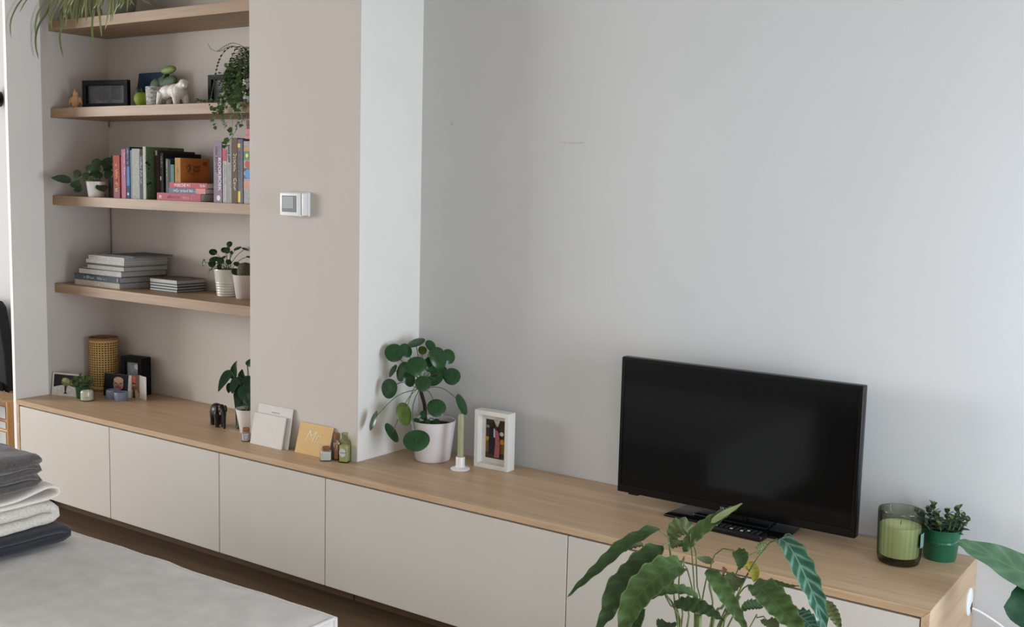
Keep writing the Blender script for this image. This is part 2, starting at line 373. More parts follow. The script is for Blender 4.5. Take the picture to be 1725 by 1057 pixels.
CALATHEA_STEM=[(0.004,[(3.657,-0.703,0.596),(3.643,-0.704,0.654),(3.628,-0.702,0.743),(3.621,-0.701,0.784),(3.614,-0.704,0.800),(3.604,-0.710,0.803)]),
(0.004,[(3.654,-0.705,0.596),(3.649,-0.714,0.645),(3.640,-0.719,0.735),(3.637,-0.727,0.781),(3.635,-0.739,0.791),(3.634,-0.753,0.787)]),
(0.004,[(3.659,-0.701,0.596),(3.659,-0.720,0.676),(3.667,-0.737,0.735),(3.682,-0.752,0.774),(3.694,-0.776,0.763)]),
(0.004,[(3.682,-0.685,0.597),(3.681,-0.696,0.674),(3.673,-0.713,0.733),(3.672,-0.731,0.751)]),
(0.004,[(3.684,-0.684,0.597),(3.673,-0.678,0.693),(3.662,-0.675,0.770),(3.657,-0.674,0.798)]),
(0.004,[(3.689,-0.681,0.597),(3.678,-0.674,0.694),(3.670,-0.670,0.762),(3.664,-0.672,0.780)]),
(0.005,[(3.721,-0.658,0.598),(3.749,-0.642,0.661),(3.776,-0.625,0.736),(3.804,-0.610,0.787),(3.816,-0.612,0.803),(3.826,-0.617,0.806)]),
(0.004,[(3.693,-0.677,0.597),(3.700,-0.693,0.665),(3.714,-0.706,0.727),(3.726,-0.725,0.746),(3.732,-0.750,0.755)]),
(0.004,[(3.725,-0.655,0.598),(3.761,-0.660,0.677),(3.788,-0.677,0.715),(3.810,-0.700,0.728)]),
(0.004,[(3.708,-0.667,0.597),(3.703,-0.669,0.698),(3.708,-0.671,0.747),(3.720,-0.670,0.773),(3.738,-0.669,0.782),(3.756,-0.669,0.781)]),
(0.004,[(3.731,-0.651,0.598),(3.743,-0.631,0.680),(3.745,-0.623,0.726),(3.762,-0.607,0.755),(3.776,-0.596,0.763)]),
(0.003,[(3.775,-0.620,0.599),(3.794,-0.623,0.632),(3.812,-0.630,0.641),(3.823,-0.643,0.640)]),
(0.005,[(3.657,-0.703,0.596),(3.635,-0.721,0.658),(3.612,-0.738,0.739),(3.624,-0.741,0.748)]),
(0.005,[(3.655,-0.704,0.596),(3.631,-0.727,0.677),(3.623,-0.747,0.712)]),
(0.018,[(3.688,-0.682,0.594),(3.686,-0.678,0.630),(3.686,-0.673,0.661)]),
(0.006,[(3.669,-0.695,0.596),(3.665,-0.691,0.642)]),
(0.009,[(3.725,-0.655,0.598),(3.739,-0.641,0.629),(3.754,-0.625,0.670)]),
(0.008,[(3.712,-0.664,0.598),(3.725,-0.649,0.644),(3.732,-0.642,0.657)]),
(0.005,[(3.737,-0.647,0.598),(3.750,-0.634,0.627),(3.760,-0.626,0.635)]),
(0.004,[(3.708,-0.667,0.597),(3.698,-0.658,0.707)])]
BIGLEAF=[(0.058,[(4.323,0.216,0.548),(4.251,0.169,0.571),(4.212,0.144,0.589),(4.179,0.124,0.605),(4.145,0.102,0.623),(4.111,0.082,0.642),(4.080,0.062,0.656),(4.059,0.049,0.666),(4.049,0.043,0.673),(4.033,0.032,0.670)]),
(0.089,[(4.330,0.160,0.557),(4.281,0.125,0.548),(4.233,0.090,0.537),(4.194,0.063,0.531),(4.171,0.046,0.533),(4.154,0.036,0.539)])]
SPIDER=[[(0.040,0.056,2.269),(0.040,0.025,2.224),(0.040,0.003,2.175),(0.040,-0.001,2.138),(0.040,0.002,2.100)],
[(0.040,0.080,2.272),(0.040,0.059,2.241),(0.040,0.044,2.213)],
[(0.075,0.165,2.276),(0.040,0.141,2.241),(0.040,0.120,2.185),(0.040,0.115,2.115)],
[(0.050,0.165,2.222),(0.040,0.139,2.181),(0.040,0.119,2.128),(0.040,0.117,2.075),(0.040,0.129,2.023)],
[(0.102,0.165,2.280),(0.078,0.165,2.235),(0.071,0.165,2.189),(0.097,0.165,2.144)],
[(0.162,0.165,2.276),(0.105,0.165,2.218),(0.087,0.165,2.188),(0.089,0.165,2.156)],
[(0.194,0.165,2.273),(0.149,0.165,2.227),(0.120,0.165,2.189)],
[(0.226,0.165,2.271),(0.197,0.165,2.227),(0.175,0.165,2.189)],
[(0.233,0.165,2.255),(0.237,0.165,2.215),(0.254,0.165,2.177)],
[(0.330,0.165,2.263),(0.316,0.165,2.219),(0.309,0.165,2.177)],
[(0.346,0.165,2.262),(0.342,0.165,2.217),(0.345,0.165,2.169)],
[(0.430,0.165,2.256),(0.440,0.165,2.181),(0.450,0.165,2.102)],
[(0.401,0.165,2.219),(0.385,0.165,2.139),(0.393,0.165,2.048)],
[(0.512,0.165,2.250),(0.495,0.165,2.177),(0.474,0.165,2.131)],
[(0.561,0.165,2.246),(0.551,0.165,2.209),(0.527,0.165,2.179)],
[(0.154,0.165,2.221),(0.166,0.165,2.183),(0.148,0.165,2.122),(0.154,0.165,2.075),(0.171,0.165,2.030)],
[(0.605,0.165,2.237),(0.595,0.165,2.223),(0.580,0.165,2.208)],
[(0.586,0.165,2.245),(0.570,0.165,2.222),(0.555,0.165,2.209)],
[(0.129,0.165,2.260),(0.094,0.165,2.219),(0.083,0.165,2.201)],
[(0.252,0.165,2.269),(0.230,0.165,2.243),(0.208,0.165,2.211)],
[(0.417,0.165,2.242),(0.396,0.165,2.220),(0.383,0.165,2.208)],
[(0.462,0.165,2.236),(0.446,0.165,2.219)],
[(0.648,0.165,2.240),(0.658,0.165,2.231),(0.676,0.165,2.215)],
[(0.734,0.165,2.234),(0.761,0.165,2.223),(0.784,0.165,2.210)],
[(0.803,0.165,2.229),(0.831,0.165,2.218)]]
TRAILER=[(0.032,[(0.196,0.175,1.483),(0.159,0.152,1.496),(0.119,0.125,1.502)]),
(0.037,[(0.202,0.183,1.508),(0.215,0.193,1.516),(0.230,0.204,1.516)]),
(0.034,[(0.267,0.235,1.555),(0.281,0.246,1.569),(0.303,0.262,1.567)]),
(0.053,[(0.338,0.287,1.573),(0.320,0.274,1.575),(0.303,0.265,1.591)]),
(0.034,[(0.267,0.207,1.531),(0.275,0.214,1.541),(0.296,0.229,1.547)]),
(0.042,[(0.279,0.217,1.539),(0.296,0.229,1.545),(0.312,0.239,1.537)]),
(0.039,[(0.299,0.214,1.513),(0.303,0.236,1.521),(0.304,0.257,1.524)]),
(0.048,[(0.312,0.261,1.519),(0.329,0.273,1.525),(0.343,0.285,1.533)]),
(0.039,[(0.261,0.186,1.501),(0.269,0.192,1.504),(0.283,0.201,1.502)]),
(0.032,[(0.242,0.168,1.463),(0.252,0.173,1.453),(0.264,0.183,1.459)]),
(0.037,[(0.229,0.162,1.489),(0.241,0.169,1.474),(0.259,0.181,1.472)]),
(0.037,[(0.311,0.254,1.476),(0.323,0.242,1.461),(0.344,0.236,1.445)]),
(0.037,[(0.308,0.264,1.556),(0.322,0.273,1.551),(0.340,0.284,1.547)]),
(0.032,[(0.246,0.215,1.517),(0.258,0.224,1.523),(0.272,0.233,1.518)])]

# ---------------------------------------------------------------- palette
WHITE = mat('white_wall_paint', (206, 205, 203), .9, .01, 3, .05, 180, spec=.2)
NIBW = mat('bright_white_satin', (250, 246, 240), .7, .005, 3, spec=.3)
CEILM = mat('ceiling_paint', (190, 186, 180), .95)
BEIGE = mat('greige_wall_paint', (205, 197, 189), .9, .01, 3, .05, 180, spec=.2)
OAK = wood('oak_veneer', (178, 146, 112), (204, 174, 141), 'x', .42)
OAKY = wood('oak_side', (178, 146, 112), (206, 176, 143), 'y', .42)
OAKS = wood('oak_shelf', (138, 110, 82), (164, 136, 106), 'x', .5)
FLOORM = wood('oak_floor', (88, 68, 50), (112, 90, 68), 'x', .5)
DOORM = mat('cashmere_lacquer', (212, 205, 194), .45, .01, 4, spec=.35)
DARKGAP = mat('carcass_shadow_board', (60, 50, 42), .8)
BLACK = mat('black_plastic', (16, 16, 17), .35, .1, 60)
BLKF = mat('black_frame_wood', (17, 18, 21), .6, .1, 30, spec=.2)
WHP = mat('white_plastic', (236, 236, 234), .4, .01)
CERAM = mat('white_ceramic', (232, 228, 224), .28, .015, 12, coat=.3)
PAPER = mat('book_pages', (205, 198, 188), .9, .08, 300, stretch=(1, 1, 6))
SOIL = mat('potting_soil', (48, 38, 30), .95, .3, 200, .6)
CORK = mat('cork', (150, 104, 70), .85, .2, 220, .4)
STEMG = mat('green_stem', (96, 124, 70), .5, .15, 60)
STEMB = mat('brown_stem', (62, 48, 38), .8, .25, 120, .5)

# ---------------------------------------------------------------- the room
WY = .507            # plane of the television wall
YC, XC0, XC1 = .163, 1.371, 1.934      # chimney breast
CAB_L, TOP = 3.997, .5
CEIL = 2.68
RX, LX, BY = 5.6, -3.55, -4.4
fl = struct(MB().box(LX-.1, RX+.1, BY-.1, WY+.1, -.06, 0).build('floor', FLOORM))
struct(MB().box(LX-.1, RX+.1, BY-.1, WY+.1, CEIL, CEIL+.1).build('ceiling', CEILM))
struct(MB().box(XC1, RX+.1, WY, WY+.12, 0, CEIL).build('wall_back', WHITE))
struct(MB().box(LX-.1, -.02, WY, WY+.12, 0, CEIL).build('wall_back_far_room', WHITE))
struct(MB().box(-.02, XC0, WY, WY+.12, 0, CEIL).build('wall_niche', BEIGE))
# left return wall: white nib in front, greige paint inside the niche
struct(MB().box(-.02, 0, .0, YC, 0, CEIL).build('wall_left_nib', NIBW))
struct(MB().box(-.02, 0.0, YC, WY, 0, CEIL).build('wall_left_niche', BEIGE))
# chimney breast: greige front skin, white body
struct(MB().box(XC0, XC1, YC+.004, WY+.12, TOP, CEIL).build('wall_chimney_breast', mat('chimney_white', (240, 236, 229), .85, .01, 3)))
struct(MB().box(XC0-.003, XC1-.0005, YC, YC+.004, TOP, CEIL).box(XC0-.003, XC0, YC+.004, WY, TOP, CEIL).build('wall_chimney_front', BEIGE))
wn_ = [0]
def window_wall(nm, ax, p0, p1, lo, hi, openings, inn):
    """wall slab with openings (a, b, z0, z1); ax = 'x' for a wall across X, 'y' across Y"""
    def bx(mb, a, b, q0, q1, z0, z1):
        return mb.box(q0, q1, a, b, z0, z1) if ax == 'x' else mb.box(a, b, q0, q1, z0, z1)
    mb = MB(); cur = lo
    for a, b, z0, z1 in openings:
        bx(mb, cur, a, p0, p1, 0, CEIL); bx(mb, a, b, p0, p1, 0, z0); bx(mb, a, b, p0, p1, z1, CEIL); cur = b
    bx(mb, cur, hi, p0, p1, 0, CEIL)
    struct(mb.build(nm, WHITE)); c = p0+(p1-p0)*(.75 if inn < 0 else .25)
    for a, b, z0, z1 in openings:
        wn_[0] += 1; m_ = (a+b)/2
        f = MB()
        for q in ((a, a+.05, z0, z1), (b-.05, b, z0, z1), (a+.05, b-.05, z0, z0+.05), (a+.05, b-.05, z1-.05, z1), (m_-.025, m_+.025, z0+.05, z1-.05)): bx(f, q[0], q[1], c-.02, c+.02, q[2], q[3])
        f = struct(f.build('window_%d' % wn_[0], WHP))
        s0, s1 = (p0-.10, p0+.03) if inn < 0 else (p1-.03, p1+.10)
        bx(MB(), a-.04, b+.04, s0, s1, z0-.03, z0).build('window_sill', WHP, f)
window_wall('wall_right', 'x', RX, RX+.12, BY, WY, [(-4.1, -2.3, .3, 1.6), (-1.05, -.05, .3, 1.7)], -1)
window_wall('wall_left', 'x', LX-.12, LX, BY, WY, [(-3.9, -1.7, .8, 2.5)], 1)
struct(MB().box(LX-.1, RX+.1, BY-.12, BY, 0, CEIL).build('wall_front', WHITE))
# faint marks on the television wall, as flat scuffs
SCUFF = mat('wall_scuff', (198, 196, 193), .95, .1, 60)
for nm, (x0, z0, w, h) in {'scuff_dent': (2.075, 1.742, .014, .008), 'scuff_streak': (2.60, 1.668, .11, .004)}.items():
    pts = [(x0+w*.5*math.cos(a)*(1+.15*math.sin(3*a)), z0+h*math.sin(a)+.04*(math.cos(a))*h) for a in [2*PI*i/18 for i in range(18)]]
    wb = bpy.data.objects['wall_back']
    MB().prism(pts, lambda u, v, t: (u, WY-t, v), -.0005, .0004).build('wall_mark', SCUFF, wb)

# ---------------------------------------------------------------- built-in sideboard
T = .022
cab = thing('sideboard', 'long low built-in sideboard with oak frame along the wall', 'cabinet', (CAB_L/2, .25, 0))
mb = MB()
# mitred oak frame: top and two sides
mb.prism([(0, TOP), (CAB_L, TOP), (CAB_L-T, TOP-T), (T, TOP-T)], lambda u, v, t: (u, t, v), 0, WY-.002)
wt = mb.build('worktop', OAK, cab, bevel=.0012, seg=1)
wt['label'] = 'oak worktop running under the chimney breast'
MB().prism([(CAB_L, TOP-.0004), (CAB_L, .08), (CAB_L-T, .08), (CAB_L-T, TOP-T-.0004)], lambda u, v, t: (u, t, v), 0, WY-.002).build('side_panel', OAKY, cab, bevel=.0012, seg=1)
MB().prism([(0, TOP-.0004), (T, TOP-T-.0004), (T, .08), (0, .08)], lambda u, v, t: (u, t, v), 0, WY-.002).build('side_panel', OAKY, cab, bevel=.0012, seg=1)
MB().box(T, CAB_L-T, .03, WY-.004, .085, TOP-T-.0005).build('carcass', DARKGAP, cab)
MB().box(.1, CAB_L-.1, .115, .135, 0, .085).build('plinth', wood('dark_plinth', (88, 66, 46), (104, 80, 58), 'x', .6), cab)
MB().box(1.9695, 1.972, .1135, .1155, 0, .085).build('plinth_joint', BLACK, cab)
ed = [T+.003, .685, 1.371, 1.933, 2.943, CAB_L-T-.003]
for i in range(5):
    a = ed[i]+(.0018 if i else 0); b = ed[i+1]-(.0018 if i < 4 else 0)
    d = MB().box(a, b, .002, .024, .08, TOP-T-.006).build('door', DOORM, cab, bevel=.0012, seg=1)
# cable grommet in the right side panel
g = MB(); n = 28
g.lathe([(.040, 0), (.040, .003), (.036, .005), (.0, .0052)], seg=n, cap=False)
g.v = [Vector((CAB_L+p.z, .437+p.x*.82, .390+p.y)) for p in g.v]
gm = g.build('cable_grommet', WHP, cab, smooth=True); gm['label'] = 'white round cable grommet'
MB().prism([(.455, .352), (.437, .372), (.458, .384), (.466, .366)], lambda u, v, t: (CAB_L+t, u, v), .0052, .0058).build('grommet_opening', BLACK, gm)
cord = MB().tube(catmull([(CAB_L+.006, .458, .366), (CAB_L+.02, .462, .362), (4.08, .47, .33), (4.16, .478, .27), (4.25, .484, .15), (4.33, .488, .02), (4.45, .49, .006)], 30), .0035, 8).build('power_cord', WHP, smooth=True)
tag(cord, 'thin white power cord leaving the grommet in the sideboard end', 'cord')

# ---------------------------------------------------------------- niche shelves
SZ = {1: 2.200, 2: 1.815, 3: 1.4205, 4: 1.018}
SY = .205
for k, nm in ((1, 'topmost oak shelf, carrying the trailing spider plant'), (2, 'oak shelf carrying the white bear and black picture frames'), (3, 'oak shelf carrying the row of upright books'), (4, 'lowest oak shelf, carrying the stack of flat books')):
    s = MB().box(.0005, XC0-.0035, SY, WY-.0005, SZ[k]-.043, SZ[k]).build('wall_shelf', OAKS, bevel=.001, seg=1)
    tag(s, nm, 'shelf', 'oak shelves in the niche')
CBR = mat('cable_brown', (120, 108, 94), .6)
tag(MB().tube([(.012, WY-.006, SZ[3]-.045), (.012, WY-.006, SZ[4]+.002)], .0022, 6).build('wall_cable', CBR), 'thin cable running down the niche corner above the flat books', 'cable')
tag(MB().tube([(.012, WY-.006, SZ[2]-.0432), (.012, WY-.006, SZ[2]-.070)], .0028, 6).build('wall_cable', CBR), 'short cable end below the shelf with the white bear', 'cable')

# ---------------------------------------------------------------- thermostat
t = thing('thermostat', 'white wall thermostat with grey display on the chimney breast', 'thermostat', (1.636, YC, 1.39))
MB().box(1.569, 1.695, YC-.012, YC, 1.386, 1.474).build('back_plate', WHP, t, bevel=.003)
fr = MB().box(1.566, 1.672, YC-.034, YC-.012, 1.384, 1.472).build('body', WHP, t, bevel=.006, seg=3, smooth=True)
MB().box(1.677, 1.693, YC-.030, YC-.012, 1.388, 1.471).build('side_cap', WHP, t, bevel=.004, seg=2, smooth=True)
scr = MB().box(1.580, 1.655, YC-.0352, YC-.033, 1.400, 1.460).build('bezel', mat('dark_grey_bezel', (84, 86, 88), .35), t, bevel=.002)
MB().box(1.584, 1.641, YC-.0358, YC-.0350, 1.413, 1.457).build('display', mat('lcd_grey', (140, 149, 146), .2, .04, 8, coat=.4), scr)

# ---------------------------------------------------------------- television
TX0, TX1, TY, TZ0, TZ1 = 2.914, 3.696, .352, .530, .977
tv = thing('television', 'black flat television switched off on the oak worktop', 'television', (3.31, .37, TOP))
MB().box(TX0, TX1, TY, TY+.032, TZ0, TZ1).build('casing', BLACK, tv, bevel=.004, seg=3, smooth=True)
MB().box(TX0+.06, TX1-.06, TY+.032, TY+.055, TZ0+.04, TZ1-.12).build('rear_housing', BLACK, tv, bevel=.008)
SCRN = mat('screen_glass', (10, 11, 12), .10, .05, 5, spec=.32)
MB().box(TX0+.012, TX1-.012, TY-.0008, TY+.001, TZ0+.027, TZ1-.012).build('screen', SCRN, tv)
bz = mat('piano_black', (12, 12, 13), .16, .05, 10, spec=.4)
for x0, x1, z0, z1 in ((TX0+.002, TX1-.002, TZ1-.012, TZ1-.002), (TX0+.002, TX1-.002, TZ0+.002, TZ0+.027), (TX0+.002, TX0+.012, TZ0+.027, TZ1-.012), (TX1-.012, TX1-.002, TZ0+.027, TZ1-.012)):
    MB().box(x0, x1, TY-.004, TY+.002, z0, z1).build('bezel', bz, tv, bevel=.001)
text('SALORA', .011, mat('silver_print', (150, 150, 152), .4), tv, (3.278, TY-.0046, TZ0+.0105), (1, 0, 0), (0, 0, 1), 'maker_logo')
MB().box(TX0+.04, TX0+.075, TY, TY+.014, TZ0-.004, TZ0+.003).build('sensor_window', BLACK, tv, bevel=.001)
MB().box(3.27, 3.36, TY+.008, TY+.03, TOP+.012, TZ0+.05).build('neck', BLACK, tv, bevel=.004)
st = MB(); pts = [(3.116, .287), (3.516, .287), (3.500, .46), (3.132, .46)]
st.prism(pts, lambda u, v, q: (u, v, q), TOP, TOP+.008)
st.prism([(3.20, .325), (3.44, .325), (3.43, .44), (3.21, .44)], lambda u, v, q: (u, v, q), TOP+.0079, TOP+.016)
st.build('stand', bz, tv, bevel=.003, seg=2, smooth=True)

# remote control
rc = thing('remote_control', 'black remote control lying in front of the television stand', 'remote', (3.365, .258, TOP), math.radians(-2))
mb = MB().box(-.098, .098, -.024, .024, .0, .02); L(rc, mb).build('body', BLACK, rc, bevel=.007, seg=3, smooth=True)
KEY = mat('remote_key', (46, 46, 48), .5); KEYW = mat('remote_key_print', (190, 190, 192), .5)
rnd = random.Random(3)
for i in range(11):
    for j in range(3):
        x = -.085+i*.0165; y = -.013+j*.013
        w = rnd.random() < .22
        L(rc, MB().box(x-.004, x+.004, y-.003, y+.003, .0198, .0216)).build('button', KEYW if w else KEY, rc)

# ---------------------------------------------------------------- things on the worktop, right to left
# ribbed glass candle
gl = thing('candle_glass', 'ribbed green tinted glass with pale green candle beside television', 'candle', (3.828, .323, TOP))
GLASS = thinglass('green_tinted_glass', (244, 247, 240), (128, 144, 126))
mb = MB(); seg = 112; outer = [(.045, 0), (.054, .003), (.0565, .012), (.0575, .02), (.0605, .138), (.0612, .148), (.0605, .1505)]; inner = [(.0575, .149), (.0565, .138), (.0535, .022), (.046, .0165)]
n0 = 0
rows = [(r, z, 1) for r, z in outer]+[(r, z, 0) for r, z in inner]
for r, z, o in rows:
    for i in range(seg):
        a = 2*PI*i/seg; q = r
        if o and .015 < z < .14: q = r+.0022*abs(math.cos(a*14))-.0011
        mb.v.append(Vector((3.828+q*math.cos(a), .323+q*math.sin(a), TOP+z)))
for j in range(len(rows)-1):
    for i in range(seg):
        mb._f((j*seg+i, j*seg+(i+1) % seg, (j+1)*seg+(i+1) % seg, (j+1)*seg+i))
mb._f([i for i in reversed(range(seg))]); mb._f([(len(rows)-1)*seg+i for i in range(seg)])
mb.build('glass', GLASS, gl, smooth=True, sharp=50)
WAX = mat('pale_green_wax', (222, 222, 172), .55, .03, 20, sss=.2)
MB().lathe([(.0, .0235), (.0528, .0235), (.0552, .106), (.054, .108), (.0, .107)], (3.828, .323, TOP), 48, cap=False).build('wax', WAX, gl, smooth=True)
MB().tube([(3.828, .323, TOP+.106), (3.829, .323, TOP+.118)], .001, 6).build('wick', mat('wick', (60, 54, 48), .9), gl)
lb = MB()
for i in range(9):
    a0 = math.radians(-16+i*4)
    lb.v += [Vector((3.828+.0625*math.cos(a0), .323+.0625*math.sin(a0), TOP+z)) for z in (.055, .095)]
for i in range(8): lb._f((2*i, 2*i+2, 2*i+3, 2*i+1))
lb.build('sticker', mat('teal_sticker', (112, 150, 140), .5), gl, smooth=True)

# green enamel pot with succulent
gp = thing('potted_succulent', 'dark succulent in small green metal pot beside the candle glass', 'plant', (3.912, .432, TOP))
GREENP = mat('green_enamel', (30, 92, 64), .32, .06, 9, coat=.25)
mb = MB().lathe([(.0, 0), (.042, 0), (.0435, .003), (.049, .05), (.0505, .052), (.0505, .054), (.0495, .056), (.0495, .060), (.0505, .062), (.0502, .064), (.0535, .086), (.056, .088), (.056, .091), (.053, .091), (.0485, .07), (.0, .07)], (3.912, .432, TOP), 40, cap=False)
mb.build('pot', GREENP, gp, smooth=True, sharp=40)
MB().lathe([(.0, .079), (.050, .077)], (3.912, .432, TOP), 24, cap=False).build('soil', SOIL, gp)
SUC = leafmat('succulent_leaf', (64, 84, 62), (96, 118, 80), .45, 4, .3); SUC2 = leafmat('succulent_tip', (120, 142, 84), (150, 165, 110), .45, 4, .3)
rnd = random.Random(11)
for si, (dx, dy, h, lean) in enumerate(((.03, -.008, .072, (.012, 0)), (-.018, .01, .066, (-.012, .0)), (-.04, .0, .04, (-.03, 0)), (.005, -.03, .028, (.0, -.02)), (.035, .015, .035, (.03, .0)), (-.02, -.028, .03, (-.02, -.02)), (.008, .015, .050, (0, .01)), (.02, -.02, .045, (.01, -.01)), (-.005, -.012, .05, (-.004, -.01)), (.042, .0, .05, (.012, .0)), (-.035, .022, .045, (-.012, .01)))):
    b = Vector((3.912+dx, .432+dy, TOP+.079)); tp = b+Vector((lean[0], lean[1], h))
    stm = MB().tube([b, (b+tp)/2+Vector((.002, 0, 0)), tp], [.002, .0018, .001], 6).build('stem', STEMG, gp, smooth=True)
    mb = MB(); k = int(h/.0042)
    for i in range(k):
        q = i/(k-1); p = b.lerp(tp, q); a = i*2.4+si; ln = (.034*(1-q*.45))*rnd.uniform(.8, 1.1); el = .1+q*.8
        d = Vector((math.cos(a)*math.cos(el), math.sin(a)*math.cos(el), math.sin(el)))
        leaf_mesh(mb, [p, p+d*ln*.5+Vector((0, 0, .001)), p+d*ln-Vector((0, 0, .001))], ln*.72, Vector((0, 0, 1))*.8-d*.4+Vector((.01, 0, 0)), 6, .2, shape=(.8, .7))
    f = mb.build('foliage', [SUC2 if si == 0 and False else SUC], stm, smooth=True, sharp=0); f['kind'] = 'stuff'
    mb = MB()
    for i in range(6):
        a = i*1.05; d = Vector((math.cos(a)*.55, math.sin(a)*.55, .83)); ln = .014
        leaf_mesh(mb, [tp, tp+d*ln*.5, tp+d*ln], ln*.6, -d+Vector((0, 0, 1.6)), 5, .2)
    mb.build('shoot_tip', SUC2, stm, smooth=True, sharp=0)

# white photo frame
def hollow(mb, x0, x1, z0, z1, y0, y1, b):
    mb.box(x0, x0+b, y0, y1, z0, z1).box(x1-b, x1, y0, y1, z0, z1).box(x0+b, x1-b, y0, y1, z0, z0+b).box(x0+b, x1-b, y0, y1, z1-b, z1); return mb
def picture(parent, name, rects, y, step=.00035, mx=None):
    """flat print: coloured patches laid one over the other in the frame's XZ plane (local)"""
    mb = MB(); ms = []
    for k, (pts, m) in enumerate(rects):
        if m not in ms: ms.append(m)
        mb.cur = ms.index(m); yy = y-step*k
        mb.face([(u, yy, v) for u, v in pts])
    if mx is not None: mb.v = [mx @ p for p in mb.v]
    T = PM[parent.name]; mb.v = [T @ p for p in mb.v]
    return mb.build(name, ms, parent)
def rect(x0, x1, z0, z1): return [(x0, z0), (x1, z0), (x1, z1), (x0, z1)]
def ell(cx, cz, a, b, n=18): return [(cx+a*math.cos(2*PI*i/n), cz+b*math.sin(2*PI*i/n)) for i in range(n)]
def C(name, *c): return mat('print_'+name, c, .5, .12, 90, spec=.3)
wf = thing('framed_photo', 'white box frame holding a wedding couple photo beside the taper candle', 'photo frame', (2.365, .42, TOP), math.radians(1.5))
WFW = mat('white_frame_wood', (228, 224, 216), .5, .02, 20)
mb = hollow(MB(), -.074, .074, 0, .210, -.022, .022, .016); L(wf, mb).build('frame', WFW, wf, bevel=.0008, seg=1)
L(wf, MB().box(-.058, .058, .004, .01, .016, .194)).build('mat_board', mat('mat_board', (222, 217, 208), .8), wf)
picture(wf, 'photo_print', [
    (rect(-.040, .040, .034, .176), C('dark_foliage', 58, 56, 40)),
    (rect(-.040, .040, .034, .100), C('ochre_grass', 120, 92, 40)),
    (rect(-.040, .040, .034, .055), C('ground_green', 62, 60, 44)),
    (rect(-.040, -.020, .098, .112), C('yellow_shrub', 196, 140, 40)),
    (rect(.024, .040, .090, .108), C('yellow_shrub', 196, 140, 40)),
    ([(-.005, .176), (.022, .176), (.012, .150), (.003, .158)], C('sky_gap', 206, 200, 190)),
    (ell(.030, .128, .009, .008), C('sky_gap', 206, 200, 190)),
    (ell(-.030, .150, .008, .006), C('pale_leaves', 130, 128, 104)),
    ([(-.024, .050), (-.004, .048), (.002, .100), (.002, .140), (-.010, .152), (-.022, .146), (-.026, .100)], C('navy_suit', 34, 34, 44)),
    ([(-.004, .112), (.002, .112), (.003, .142), (-.005, .146)], C('shirt', 200, 200, 214)),
    (ell(-.006, .160, .007, .010), C('hair_dark', 44, 34, 30)),
    ([(.000, .040), (.022, .040), (.024, .082), (.020, .128), (.010, .142), (.002, .132), (.004, .090)], C('pink_dress', 176, 104, 112)),
    (ell(.007, .147, .006, .009), C('hair_brown', 84, 56, 44)),
], .0036)

# taper candle in a white ceramic holder
tc = thing('candle_holder', 'small white ceramic candle holder in front of the pilea pot', 'candle holder', (2.287, .322, TOP))
MB().lathe([(.0, 0), (.032, 0), (.035, .003), (.035, .006), (.030, .009), (.018, .012), (.0165, .02), (.0165, .046), (.0155, .048), (.0115, .048), (.0112, .03), (.0, .03)], (2.287, .322, TOP), 36, cap=False).build('holder', CERAM, tc, smooth=True, sharp=40)
cn = thing('taper_candle', 'sage green taper candle standing in the white holder', 'candle', (2.287, .322, TOP+.0305))
MB().lathe([(.0, 0), (.011, 0), (.0108, .15), (.0095, .168), (.006, .173), (.0, .1745)], (2.287, .322, TOP+.0305), 20, cap=False).build('wax', mat('sage_wax', (164, 166, 126), .5, .05, 60, sss=.1), cn, smooth=True)
MB().tube([(2.287, .322, TOP+.204), (2.2875, .322, TOP+.212)], .0012, 6).build('wick', mat('wick', (60, 54, 48), .9), cn)

# pilea in the white pot
PX, PY = 2.120, .372
pl = thing('potted_pilea', 'large pilea with round leaves in white pot beside chimney breast', 'plant', (PX, PY, TOP))
MB().lathe([(.0, 0), (.060, 0), (.064, .003), (.066, .008), (.0835, .146), (.0838, .150), (.082, .1515), (.079, .150), (.077, .126), (.0, .126)], (PX, PY, TOP), 48, cap=False).build('pot', mat('pearl_pot', (226, 218, 218), .25, .02, 8, coat=.35), pl, smooth=True, sharp=40)
MB().lathe([(.0, .134), (.0772, .131)], (PX, PY, TOP), 30, cap=False).build('soil', SOIL, pl)
TR = [(2.100, .358, .628), (2.097, .353, .66), (2.089, .358, .703), (2.075, .355, .747), (2.071, .355, .769), (2.071, .359, .80)]
MB().tube(catmull(TR, 14), [.0068]*10+[.006, .005, .004, .003], 8).build('trunk', STEMB, pl, smooth=True)
PG = leafmat('pilea_leaf', (44, 84, 44), (60, 104, 56), .28, 2, .18); PG2 = leafmat('pilea_leaf_olive', (96, 116, 50), (116, 132, 66), .32, 2, .2)
for i, (x, y, z, r, a, b, c) in enumerate(PILEA):
    lf = disc_leaf(MB(), (x, y, z), r, (a, b, c), i).build('leaf', PG2 if i in (3, 19) else PG, pl, smooth=True, sharp=0)
    p = Vector((x, y, z))-Vector((a, b, c))*r*.05
    if i in (23, 24, 25, 26): q = Vector((2.099, .356, .64+.012*(i == 23)))
    else: q = Vector((2.072, .356, .752+.012*(i % 4)))
    mid = (p+q)/2+Vector((0, 0, .03 if i in (16, 17, 18, 19, 20, 21) else (.015 if p.z > q.z else .045)))
    if i == 22: mid = Vector((2.08, .30, .70))
    MB().tube(catmull([q, mid, p], 10), .0016, 6).build('petiole', STEMG, lf, smooth=True)

